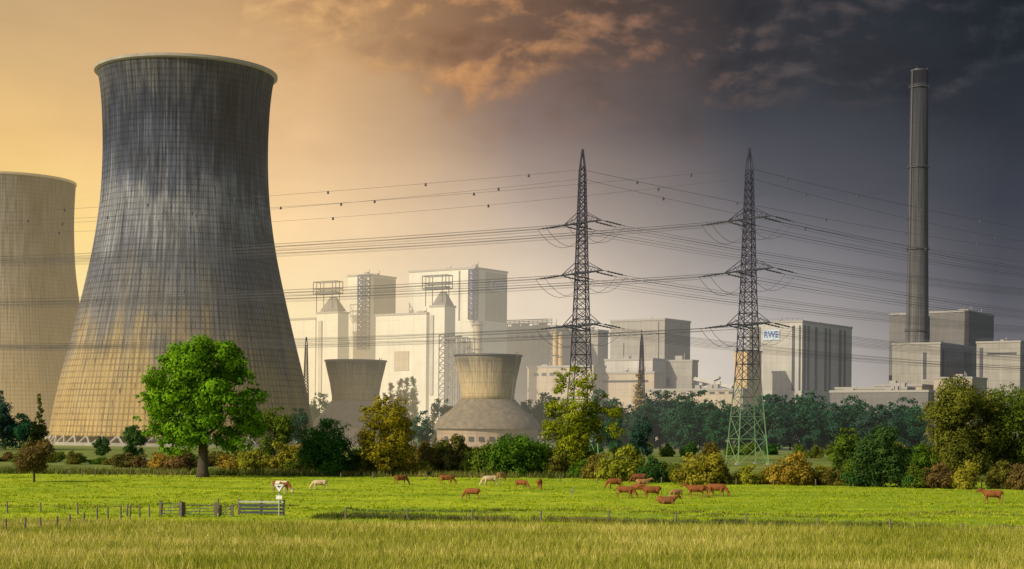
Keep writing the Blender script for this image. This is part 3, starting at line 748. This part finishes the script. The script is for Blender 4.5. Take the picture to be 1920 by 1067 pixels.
b = B(1143, 1245, 1293, 598, 900, M_grey, 'large plain grey boiler house with flat roof', vents=1)
b.pipes(3, .3, 8)
b = B(1133, 1223, 1248, 673, 875, M_wgrey, 'pale grey annex in front of the boiler house', vents=2)
b.left('door', 1150, 1158, 712, 726, M_strip, .15)
b = B(1236, 1297, 1308, 676, 880, M_grey, 'grey side annex with flat roof', vents=1)
b.left('door', 1248, 1256, 708, 724, M_strip, .15)
b = B(1213, 1392, 1402, 730, 765, M_tan, 'long low tan hall along the trees', vents=4)
for i in range(9): b.left('window', 1222+i*18, 1232+i*18, 734, 738, M_strip, .12)
b = B(1556, 1740, 1752, 733, 750, M_dgrey, 'long low grey hall along the trees', vents=3)
b = B(1566, 1700, 1715, 727, 790, M_tan, 'low tan hall behind trees', vents=1)
b = B(1402, 1503, 1596, 602, 905, M_wgrey, 'pale grey hall with dark vertical window strips and company sign', vents=4); b.railing()
for p0, p1 in [(1484, 1489), (1497, 1500)]: b.left('window_strip', p0, p1, 610, 732, M_strip, .3)
for p0, p1 in [(1506, 1509), (1513, 1516), (1527, 1531), (1545, 1549), (1553, 1556), (1572, 1576), (1581, 1584)]: b.right('window_strip', p0, p1, 610, 732, M_strip, .3)
sign(b, 1430, 1461, 616, 636, 'left')
b.left('louvre_panel', 1404, 1425, 610, 650, M_dgrey, .2)
b = B(1376, 1400, 1427, 657, 885, M_yel, 'ochre stair block beside the company hall', vents=0)
r = root('conveyor', (Wp(1305, 800, 800).x, 800, 0), 'white inclined coal conveyor gallery on trestles', 'conveyor')
p0 = Wp(1303, 711, 800)-r.location; p1 = Wp(1374, 727, 780)-r.location
mb = MB(); mb.tube([p0, p1], 1.3, 4); mb.obj('gallery', M_wgrey, r)
p2 = Wp(1318, 722, 800)-r.location; p3 = Wp(1350, 708, 790)-r.location
mb = MB(); mb.tube([p2, p3], .8, 4); mb.obj('gallery', M_wgrey, r)
for t in (.1, .4, .7, .95):
    q = p0.lerp(p1, t); mb = MB(); mb.beam((q.x-2, q.y, 0), (q.x, q.y, q.z-1), .4); mb.beam((q.x+2, q.y, 0), (q.x, q.y, q.z-1), .4); mb.obj('trestle', M_steel, r)
# right cluster
b = B(1666, 1702, 1745, 588, 990, M_dgrey, 'dark grey block behind the chimney', vents=1); b.railing()
b = B(1742, 1815, 1862, 583, 985, M_dgrey, 'tall dark grey boiler block beside the chimney', vents=5); b.railing()
b = B(1672, 1762, 1830, 643, 930, M_grey, 'grey machine hall at the foot of the chimney', vents=3); b.railing()
for p0, p1 in [(1766, 1769), (1808, 1820)]: b.right('window_strip', p0, p1, 655, 705, M_strip, .3)
b.left('window_strip', 1730, 1736, 660, 710, M_strip, .3)
b = B(1830, 1912, 1995, 640, 900, M_grey, 'grey concrete bunker hall with flat roof', vents=3); b.railing()
b.left('window_strip', 1836, 1842, 650, 705, M_strip, .3); b.left('window_band', 1850, 1905, 660, 664, M_strip, .15)
b = B(1640, 1728, 1750, 722, 840, M_tan, 'tan low building in front of the chimney', vents=2)
b = B(1750, 1822, 1850, 708, 830, M_tan, 'tan workshop among willow trees', vents=2)
b = B(-30, 95, 110, 772, 1150, M_white, 'low pale building in the haze', vents=2)
# ------------------------------------------------------------ chimney
m, h = newmat('chimney_concrete')
p = h.sep(obj_co(h)); ang = h.m('ARCTAN2', p[0], p[1])
stn = h.noise(h.comb(h.m('MULTIPLY', ang, 6.), h.m('MULTIPLY', p[2], .02), 0.), 1., 5, .6)
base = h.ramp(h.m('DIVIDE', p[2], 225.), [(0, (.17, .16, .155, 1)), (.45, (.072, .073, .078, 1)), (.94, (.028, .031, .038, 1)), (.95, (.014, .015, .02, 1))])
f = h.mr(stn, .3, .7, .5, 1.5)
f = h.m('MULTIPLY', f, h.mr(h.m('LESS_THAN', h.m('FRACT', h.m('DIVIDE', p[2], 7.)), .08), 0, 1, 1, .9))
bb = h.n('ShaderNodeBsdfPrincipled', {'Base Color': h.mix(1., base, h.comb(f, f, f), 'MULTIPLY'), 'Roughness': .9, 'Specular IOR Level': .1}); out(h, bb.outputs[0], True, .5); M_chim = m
D = 950; k = D/F; c = Wp(1718, 796, D); hh = Wp(1728, 134, D).z
r = root('chimney', (c.x, D, 0), 'very tall slender concrete chimney with service platforms', 'chimney')
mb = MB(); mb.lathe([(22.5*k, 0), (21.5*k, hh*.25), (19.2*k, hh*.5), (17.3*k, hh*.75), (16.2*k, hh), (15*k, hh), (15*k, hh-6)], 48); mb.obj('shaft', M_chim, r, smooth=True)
for fr in (.3, .52, .74, .955):
    R_ = (22.5-6.3*fr)*k; z_ = hh*fr
    mb = MB(); mb.lathe([(R_-.2, z_), (R_+.8, z_), (R_+.8, z_+.3), (R_-.2, z_+.3)], 36)
    for q in range(20):
        a = q*math.pi/10; mb.beam(((R_+.7)*math.cos(a), (R_+.7)*math.sin(a), z_), ((R_+.7)*math.cos(a), (R_+.7)*math.sin(a), z_+1.4), .1)
    mb.lathe([(R_+.65, z_+1.3), (R_+.8, z_+1.3), (R_+.8, z_+1.45)], 36); mb.obj('service_platform', M_steel, r)
mb = MB(); ca, sa = math.cos(math.radians(205)), math.sin(math.radians(205))
def rad(fr): return (23.-6.8*fr)*k+.3
for off in (0, .8): mb.tube([(rad(t)*ca, rad(t)*sa-off, hh*t) for t in np.linspace(0, 1, 9)], .2, 4)
mb.obj('ladder', M_steel, r)
mb = MB()
for q in (0, 2.2, 4.1): mb.tube([(15.2*k*math.cos(q), 15.2*k*math.sin(q), hh-1), (15.2*k*math.cos(q), 15.2*k*math.sin(q), hh+2.2)], .12, 4)
mb.lathe([(16.1*k, hh), (16.5*k, hh), (16.5*k, hh+.7), (15.1*k, hh+.7)], 36); mb.obj('cap', M_steel, r)
# ------------------------------------------------------------ pylons
m, h = newmat('galvanised_green_steel')
p = h.sep(h.n('ShaderNodeNewGeometry').outputs['Position'])
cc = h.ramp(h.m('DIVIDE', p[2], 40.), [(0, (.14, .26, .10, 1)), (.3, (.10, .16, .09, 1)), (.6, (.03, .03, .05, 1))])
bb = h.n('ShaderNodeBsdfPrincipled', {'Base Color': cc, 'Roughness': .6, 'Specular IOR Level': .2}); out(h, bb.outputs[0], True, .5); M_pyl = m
M_wire = plain('aluminium_wire', (.06, .06, .07, 1), .6, .05, haze=False)
def pylon(px, D, ytop, yarms, halfw_base, label, scale=1., full=True, group='high voltage pylons'):
    c = Wp(px, 800, D); k = D/F
    r = root('electricity_pylon', (c.x, D, 0), label, 'pylon', rz=math.radians(14), group=group)
    top = Wp(px, ytop, D).z
    za = [Wp(px, y, D).z for y in yarms]
    def hw(z):
        f = z/top
        pts = [(0, halfw_base), (.30, halfw_base*.56), (.55, halfw_base*.38), (.80, halfw_base*.25), (.93, halfw_base*.18), (1, .12)]
        for (a, x0), (b_, x1) in zip(pts, pts[1:]):
            if f <= b_: return x0+(x1-x0)*(f-a)/(b_-a)
        return .1
    mb = MB(); zs = [0.]
    while zs[-1] < top*.94: zs.append(zs[-1]+max(hw(zs[-1])*1.55, top*.022))
    zs = [z_ for z_ in zs if z_ < top*.95]+[top]
    lw = .17*scale
    cor = [(-1, -1), (1, -1), (1, 1), (-1, 1)]
    for z0, z1 in zip(zs, zs[1:]):
        h0, h1 = hw(z0), hw(z1)
        for i in range(4):
            a = cor[i]; b_ = cor[(i+1) % 4]
            mb.beam((a[0]*h0, a[1]*h0, z0), (a[0]*h1, a[1]*h1, z1), lw*1.5)
            mb.beam((a[0]*h0, a[1]*h0, z0), (b_[0]*h1, b_[1]*h1, z1), lw*.75)
            mb.beam((b_[0]*h0, b_[1]*h0, z0), (a[0]*h1, a[1]*h1, z1), lw*.75)
            if z1 < top*.9: mb.beam((a[0]*h1, a[1]*h1, z1), (b_[0]*h1, b_[1]*h1, z1), lw*.7)
    mb.obj('mast', M_pyl, r)
    for i in range(4):
        mb = MB(); a = cor[i]; w_ = halfw_base; mb.box((a[0]*w_-.5, a[1]*w_-.5, -.3), (a[0]*w_+.5, a[1]*w_+.5, .4)); mb.obj('footing', M_conc, r)
    if not full: return r
    bpy.context.view_layer.update()
    Mx = Matrix.Translation(r.location) @ Matrix.Rotation(math.radians(14), 4, 'Z')
    ends = []
    for li, z_ in enumerate(za):
        w0 = hw(z_)
        for sg in (-1, 1):
            al = 8.2 if li == 1 else 6.6
            tip = Vector((sg*2.8, sg*-al, z_+.1))
            mb = MB()
            for q in (-1, 1):
                mb.beam((q*w0, sg*-w0, z_+.2), tip, lw*1.1); mb.beam((q*w0, sg*-w0, z_+2.6), tip, lw*.9)
            for t in (.25, .5, .75):
                a = Vector((-w0, -sg*w0, z_+.2)).lerp(tip, t); b_ = Vector((w0, -sg*w0, z_+.2)).lerp(tip, t); e = Vector((0, -sg*w0, z_+2.6)).lerp(tip, t)
                mb.beam(a, b_, lw*.6); mb.beam(a, e, lw*.6); mb.beam(b_, e, lw*.6)
            mb.obj('crossarm', M_pyl, r)
            half = (Vector((0, -sg*w0, z_+.2))).lerp(tip, .5)
            for att in (tip, half):
                tl = att+Vector((-6.2, .6, -1.0)); trr = att+Vector((6.2, 1.2, -1.0))
                for e in (tl, trr):
                    mb = MB(); dd = e-att; n_ = 14
                    pts = []; rr = []
                    for q in range(n_+1):
                        f_ = q/n_
                        pts.append(att+dd*f_); rr.append(.07 if (f_ < .2 or f_ > .85) else (.22 if q % 2 else .12))
                    mb.tube(pts, rr, 6); mb.obj('insulator', M_steel, r)
                mb = MB(); pts = []
                for q in range(9):
                    f_ = q/8; pt = tl.lerp(trr, f_); pt.z -= 4.2*(1-(2*f_-1)**2); pts.append(pt)
                mb.tube(pts, .05, 4); mb.obj('jumper_cable', M_wire, r)
                ends.append((Mx@tl, Mx@trr, z_))
    return r, ends, top, Mx
def wire(a, b_, sag, rad_=.036, label='thin twin high voltage conductor strung between pylons', spacers=0, twin=True):
    mid = (a+b_)/2; n = 30
    mb = MB(); pts = []
    for q in range(n+1):
        t = q/n; pt = a.lerp(b_, t)-mid; pt.z -= sag*(1-(2*t-1)**2); pts.append(pt)
    mb.tube(pts, rad_, 4)
    if twin: mb.tube([q+Vector((0, .2, -.62)) for q in pts], rad_*.8, 4)
    o = mb.obj('power_line', M_wire, loc=mid); tag(o, label, 'power line', 'overhead power lines')
    for i in range(spacers):
        t = (i+.5)/spacers; pt = a.lerp(b_, t)-mid; pt.z -= sag*(1-(2*t-1)**2)
        mb = MB(); mb.tube([pt+Vector((0, 0, .1)), pt-Vector((0, 0, .6))], [.2, .3], 6); mb.obj('marker', M_steel, o)
def lines(res, pxL, DL, pxR, DR, sagL, sagR):
    r, ends, top, Mx = res
    cx, cy = r.location.x, r.location.y
    eL = Vector((ray(pxL, 700)[0]*DL, DL, 0)); eR = Vector((ray(pxR, 700)[0]*DR, DR, 0))
    for tl, trr, z_ in ends:
        wire(tl, Vector((eL.x, eL.y+tl.y-cy, tl.z+1)), sagL); wire(trr, Vector((eR.x, eR.y+trr.y-cy, trr.z+1)), sagR)
    zt = top*.935
    a = Vector((cx, cy, zt)); a2 = Vector((cx, cy, zt-2.2))
    wire(a, Vector((eL.x, eL.y, zt)), sagL, .04, 'thin earth wire strung between pylon tops', 11, False)
    wire(a, Vector((eR.x, eR.y, zt)), sagR, .04, 'thin earth wire strung between pylon tops', 9, False)
    wire(a2, Vector((eL.x, eL.y-4, zt-3)), sagL+1.5, .035, 'thin signal cable strung below the earth wire', 7, False)
    wire(a2, Vector((eR.x, eR.y-4, zt-3)), sagR+1.5, .035, 'thin signal cable strung below the earth wire', 6, False)
r1 = pylon(1401, 372, 277, (411, 508, 608), 3.8, 'tall lattice electricity pylon with green painted legs')
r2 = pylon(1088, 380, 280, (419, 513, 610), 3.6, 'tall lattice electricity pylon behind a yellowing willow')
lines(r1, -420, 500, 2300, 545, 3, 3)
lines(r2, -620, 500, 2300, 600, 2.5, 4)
pylon(573, 640, 632, (), 2.2, 'small distant lattice mast in the haze', full=False, group=None)
pylon(1202, 640, 627, (), 2.6, 'small lattice mast in front of the power station', full=False, group=None)
# ------------------------------------------------------------ fences, gates
M_wood = plain('weathered_post', (.13, .105, .075, 1), .9, .4, 6., haze=False)
M_woodl = plain('pale_rail', (.38, .40, .38, 1), .6, .2, 3., haze=False)
M_gate = plain('dark_gate', (.06, .075, .085, 1), .5, .2, 3., .4, haze=False)
def post(px, yb, hpx, grp='posts of the pasture fence', lab='weathered wooden fence post'):
    g_ = G(px, yb); hh = hpx*g_.y/F; rn = random.Random(px)
    lx_, ly_ = rn.uniform(-.09, .09), rn.uniform(-.05, .05); hh *= rn.uniform(.88, 1.08)
    mb = MB(); mb.tube([(0, 0, -.1), (lx_, ly_, hh*.97), (lx_, ly_, hh)], [.09, .08, .05], 7)
    o = mb.obj('fence_post', M_wood, loc=g_); tag(o, lab, 'fence post', grp); return g_
def strand(pts, z_, r_=.012):
    o0 = Vector(pts[0]); mb = MB()
    mb.tube([Vector(p_)-o0+Vector((0, 0, z_)) for p_ in pts], r_, 3)
    o = mb.obj('fence_wire', M_wire, loc=o0); tag(o, 'thin sagging wire of the pasture fence', 'fence wire', 'wires of the pasture fence')
A = [post(px, y, 32) for px, y in [(11,1006),(46,1002),(76,999),(106,996),(131,992),(157,989),(182,986),(203,984),(226,979),(243,976)]]
Bp = [post(px, y, 22) for px, y in [(14,962),(76,962),(146,965),(238,968),(262,970),(280,970)]]
Cp = [post(px, y, 24) for px, y in [(647,974),(765,976),(886,978),(1013,980),(1140,982),(1266,985),(1399,989),(1535,993),(1668,998),(1804,1003),(1935,1008)]]
for z_ in (.45, .85): strand(A, z_); strand(Cp, z_)
for px in (130,154,178,202,220,244,262,278,295,306,322,340,352): post(px, 893+(px-130)*.008, 12, 'posts of the back fence')
for px in (640, 700, 800, 880, 905, 925, 1050, 1120, 1160, 1240, 1380, 1450, 1530, 1600, 1700, 1760, 1840, 1850, 1900):
    post(px, 897+(px-640)*.016, 12, 'posts of the back fence')
def gate(px0, px1, yb, yt, kind):
    a = G(px0, yb); b_ = G(px1, yb); b_.y = a.y; L_ = b_.x-a.x; H_ = (yb-yt)*a.y/F
    r = root('gate', a, {'bar': 'metal bar field gate between wooden posts', 'pen': 'dark boarded cattle pen panel with pale top rail'}[kind], 'gate')
    for x_ in (0, L_*.5, L_) if kind == 'pen' else (0, L_):
        mb = MB(); mb.box((x_-.11, -.11, -.1), (x_+.11, .11, H_*1.06)); mb.obj('post', M_wood, r)
    mb = MB()
    if kind == 'bar':
        for t in (.2, .4, .6, .85): mb.tube([(.12, 0, H_*t), (L_-.12, 0, H_*t)], .028, 6)
        for x_ in np.linspace(.15, L_-.15, 3): mb.tube([(x_, .06, H_*.2), (x_, .06, H_*.85)], .03, 6)
        mb.beam((.15, -.06, H_*.2), (L_-.15, -.06, H_*.85), .04); mb.obj('bars', M_gate, r)
    else:
        for t in (.12, .36, .6): mb.box((.05, -.19, H_*t), (L_-.05, -.13, H_*t+.22))
        mb.obj('boards', M_gate, r)
        mb = MB(); mb.box((0, -.2, H_*.86), (L_, -.12, H_*.86+.14)); mb.obj('top_rail', M_woodl, r)
gate(301, 340, 969, 940, 'bar'); gate(344, 406, 969, 943, 'bar'); gate(412, 436, 969, 947, 'bar'); gate(448, 534, 966, 938, 'pen')
post(408, 962, 26); post(341, 966, 28)
g_ = G(523, 967); s = g_.y/F
r = root('nature_reserve_sign', g_, 'white inverted triangle sign with bird emblem on a metal post', 'sign')
mb = MB(); mb.tube([(0, 0, 0), (0, 0, 61*s)], .05, 8); mb.obj('post', M_woodl, r)
M_sg = plain('sign_green_border', (.01, .12, .04, 1), .5, .02, haze=False); M_sw = plain('sign_face', (.7, .7, .7, 1), .4, .02, haze=False)
z1 = 60*s; hw_ = 11.*s; hh = 18*s
def tri(mb, sc, y0, y1):
    cz = z1-hh*.36; q = [(-hw_*sc, z1), (hw_*sc, z1), (0, z1-hh)]
    q = [(x_, cz+(z_-cz)*sc) for x_, z_ in q]
    mb.add([(x_, y0, z_) for x_, z_ in q]+[(x_, y1, z_) for x_, z_ in q], [(0, 2, 1), (3, 4, 5), (0, 1, 4, 3), (1, 2, 5, 4), (2, 0, 3, 5)])
mb = MB(); tri(mb, 1, -.09, -.055); mb.obj('border', M_sg, r)
mb = MB(); tri(mb, .82, -.12, -.088); mb.obj('sign_face', M_sw, r)
mb = MB(); cz = z1-hh*.3
bird = [(-.3,.12),(-.12,.06),(-.02,.12),(.04,.1),(.12,.05),(.3,.13),(.14,-.04),(.05,-.06),(.03,-.18),(-.04,-.18),(-.05,-.06),(-.16,-.03)]
mb.add([(x_*.95, -.125, cz+z_*.9) for x_, z_ in bird], [tuple(range(len(bird)))[::-1]]); mb.obj('bird_emblem', M_gate, r)
mb = MB(); mb.box((-5.5*s, -.1, 31*s), (5.5*s, -.06, 38*s)); mb.obj('plate', M_sw, r)
g_ = Wp(557, 800, 560); r = root('street_lamp', (g_.x, 560, 0), 'slim pale street lamp beside the cooling tower', 'street lamp')
zt = Wp(557, 786, 560).z; mb = MB(); mb.tube([(0, 0, 0), (0, 0, zt)], [.22, .14], 8); mb.obj('pole', M_signw, r)
mb = MB(); mb.tube([(-.3, 0, zt), (1.4, 0, zt+.3)], [.2, .3], 8); mb.obj('lamp_head', M_signw, r)
# ------------------------------------------------------------ cattle : lofted volumes fused into one skin
def fuse(name, mb, vox=.03, it=4):
    o = mb.obj(name, M_bark)
    md = o.modifiers.new('r', 'REMESH'); md.mode = 'VOXEL'; md.voxel_size = vox; md.use_smooth_shade = True
    sm = o.modifiers.new('s', 'SMOOTH'); sm.iterations = it; sm.factor = .5
    bpy.context.view_layer.update()
    m2 = bpy.data.meshes.new_from_object(o.evaluated_get(bpy.context.evaluated_depsgraph_get())); bpy.data.objects.remove(o)
    m2.polygons.foreach_set('use_smooth', [True]*len(m2.polygons)); m2.materials.clear()
    return m2
def cow_mesh(pose):
    mb = MB(); dz = -.62 if pose == 'lie' else 0
    L3 = lambda secs: mb.loft([(a, b_, c_+dz, d_, e_) for a, b_, c_, d_, e_ in secs])
    T3 = lambda pts, rr: mb.tube([(a, b_, c_+dz) for a, b_, c_ in pts], rr, 10)
    L3([(-1.08,0,1.2,.08,.1),(-1.0,0,1.18,.2,.2),(-.82,0,1.14,.28,.29),(-.5,0,1.06,.32,.35),(-.1,0,1.01,.37,.39),(.25,0,1.02,.35,.39),(.55,0,1.05,.28,.35),(.78,0,1.1,.2,.27),(.9,0,1.12,.12,.18)])
    if pose == 'graze':
        L3([(.6,0,1.18,.18,.25),(.85,0,1.0,.15,.23),(1.06,0,.76,.12,.18),(1.2,0,.54,.115,.15),(1.3,0,.38,.125,.14),(1.38,0,.2,.09,.1),(1.42,0,.08,.08,.075),(1.43,0,.04,.05,.05)]); e = (1.22, .54)
    elif pose == 'stand':
        L3([(.6,0,1.15,.2,.27),(.88,0,1.25,.15,.22),(1.12,0,1.38,.12,.17),(1.26,0,1.44,.115,.14),(1.38,0,1.4,.125,.13),(1.56,0,1.29,.09,.1),(1.68,0,1.22,.08,.075),(1.72,0,1.2,.05,.05)]); e = (1.24, 1.5)
    else:
        L3([(.6,0,1.12,.2,.27),(.88,.02,1.25,.15,.22),(1.08,.05,1.4,.12,.17),(1.2,.08,1.46,.115,.14),(1.32,.1,1.42,.12,.13),(1.5,.14,1.3,.09,.1),(1.6,.16,1.24,.07,.07)]); e = (1.2, 1.52)
    for sg in (-1, 1): mb.tube([(e[0], sg*.08, e[1]+dz), (e[0]-.03, sg*.2, e[1]+.02+dz), (e[0]-.04, sg*.29, e[1]-.03+dz)], [.04, .07, .025], 6)
    if pose != 'lie':
        for sg in (-1, 1):
            st = .11*sg
            T3([(.55,sg*.17,.98),(.56+st*.5,sg*.19,.72),(.57+st,sg*.18,.44),(.56+st,sg*.18,.15),(.6+st,sg*.18,.05),(.61+st,sg*.18,0)], [.19,.115,.068,.046,.066,.06])
            T3([(-.72,sg*.16,1.05),(-.70,sg*.2,.82),(-.72-st*.5,sg*.2,.66),(-.92-st,sg*.19,.47),(-.88-st,sg*.19,.15),(-.84-st,sg*.19,.05),(-.83-st,sg*.19,0)], [.25,.2,.125,.068,.048,.068,.06])
        T3([(-.42,0,.72),(-.4,0,.6)], [.15,.1])
    else:
        for sg in (-1, 1):
            T3([(.5,sg*.22,.9),(.74,sg*.3,.74),(.5,sg*.36,.69)], [.16,.09,.06])
            T3([(-.65,sg*.2,.98),(-.3,sg*.4,.8),(-.62,sg*.46,.7),(-.4,sg*.48,.68)], [.26,.17,.08,.06])
    T3([(-1.0,0,1.32),(-1.12,0,1.2),(-1.16,0,.9),(-1.15,.02,.6),(-1.14,.02,.48)], [.05,.04,.03,.035,.055])
    return fuse('cow', mb)
def cowmat(name, c, belly, patch=0.):
    m, h = newmat(name); p = h.sep(obj_co(h))
    n = h.noise(obj_co(h), 3., 4)
    f = h.mr(h.m('ADD', p[2], h.m('MULTIPLY', n, .25)), .35, .95)
    cc = h.mix(f, belly, c); cc = h.mix(h.mr(n, .35, .7, 0, .35), cc, (c[0]*.6, c[1]*.55, c[2]*.5, 1))
    if patch:
        n2 = h.noise(obj_co(h), 1.6, 2); cc = h.mix(h.mr(n2, .5, .54), cc, (.6, .5, .38, 1))
    b = h.n('ShaderNodeBsdfPrincipled', {'Base Color': cc, 'Roughness': .85, 'Specular IOR Level': .15}); out(h, b.outputs[0], False); return m
CM = {'brown': cowmat('brown_hide', (.20, .072, .022, 1), (.26, .12, .05, 1)), 'cream': cowmat('cream_hide', (.50, .38, .22, 1), (.52, .43, .30, 1)), 'tan': cowmat('tan_hide', (.32, .17, .07, 1), (.42, .28, .15, 1)), 'dark': cowmat('dark_brown_hide', (.12, .045, .018, 1), (.2, .08, .035, 1)), 'patched': cowmat('patched_hide', (.2, .07, .025, 1), (.3, .2, .12, 1), 1.)}
CMesh = {ps: cow_mesh(ps) for ps in ('graze', 'stand', 'lie')}
CL = {'graze': 'grazing with its head down in the pasture', 'stand': 'standing in the pasture with raised head', 'lie': 'lying down in the pasture grass'}
CN = {'brown': 'reddish brown cow', 'cream': 'cream white cow', 'tan': 'light tan calf', 'dark': 'dark brown cow', 'patched': 'brown-white patched cow'}
cm_cache = {}
def cow(px, yb, col, pose, face, size=1.):
    g_ = G(px, yb); key = (pose, col)
    if key not in cm_cache:
        me = CMesh[pose].copy(); me.materials.append(CM[col]); cm_cache[key] = me
    o = bpy.data.objects.new('cow', cm_cache[key]); COL.objects.link(o); o.location = g_
    o.rotation_euler = (0, 0, math.radians(face)); o.scale = (size,)*3
    tag(o, CN[col]+' '+CL[pose], 'cow', 'cattle in the pasture')
for a in [(527,925,'patched','graze',-15,1.12),(599,918,'cream','graze',190,.92),(752,909,'brown','graze',35,1.0),(838,908,'brown','graze',10,.98),(885,936,'brown','graze',160,.92),
          (918,911,'cream','graze',200,1.05),(940,902,'tan','graze',60,.95),(978,917,'brown','graze',-30,.9),(1012,918,'brown','graze',85,1.05),(1152,917,'brown','graze',195,1.05),
          (1198,907,'dark','graze',170,1.1),(1173,934,'brown','graze',-10,1.05),(1196,927,'brown','graze',150,.95),(1221,935,'brown','stand',185,1.08),(1206,917,'tan','stand',20,1.),(1250,945,'brown','lie',10,1.1),(1268,936,'tan','graze',215,.85),
          (1304,933,'brown','stand',175,1.1),(1318,930,'brown','graze',10,1.),(1344,931,'brown','graze',-12,1.15),(1860,944,'brown','stand',170,1.12)]:
    cow(*a)
mb = MB(); mb.loft([(-.36,0,.42,.02,.02),(-.2,0,.5,.07,.07),(0,0,.58,.1,.1),(.12,0,.66,.06,.07),(.15,0,.82,.035,.035),(.18,0,.95,.035,.035),(.25,0,.97,.04,.04),(.42,0,.94,.012,.012)])
for sg in (-1, 1): mb.tube([(0, sg*.05, .55), (-.02+.04*sg, sg*.05, .3), (.03*sg, sg*.05, 0)], [.05, .022, .022], 6)
hm = fuse('heron', mb, .015, 1); hm.materials.append(plain('heron_feathers', (.16, .16, .17, 1), .8, .2, 5., haze=False))
o = bpy.data.objects.new('heron', hm); COL.objects.link(o); o.location = G(1073, 930); o.scale = (1.1,)*3; tag(o, 'grey heron standing in the short grass', 'bird')
print('done objects', len(bpy.data.objects))
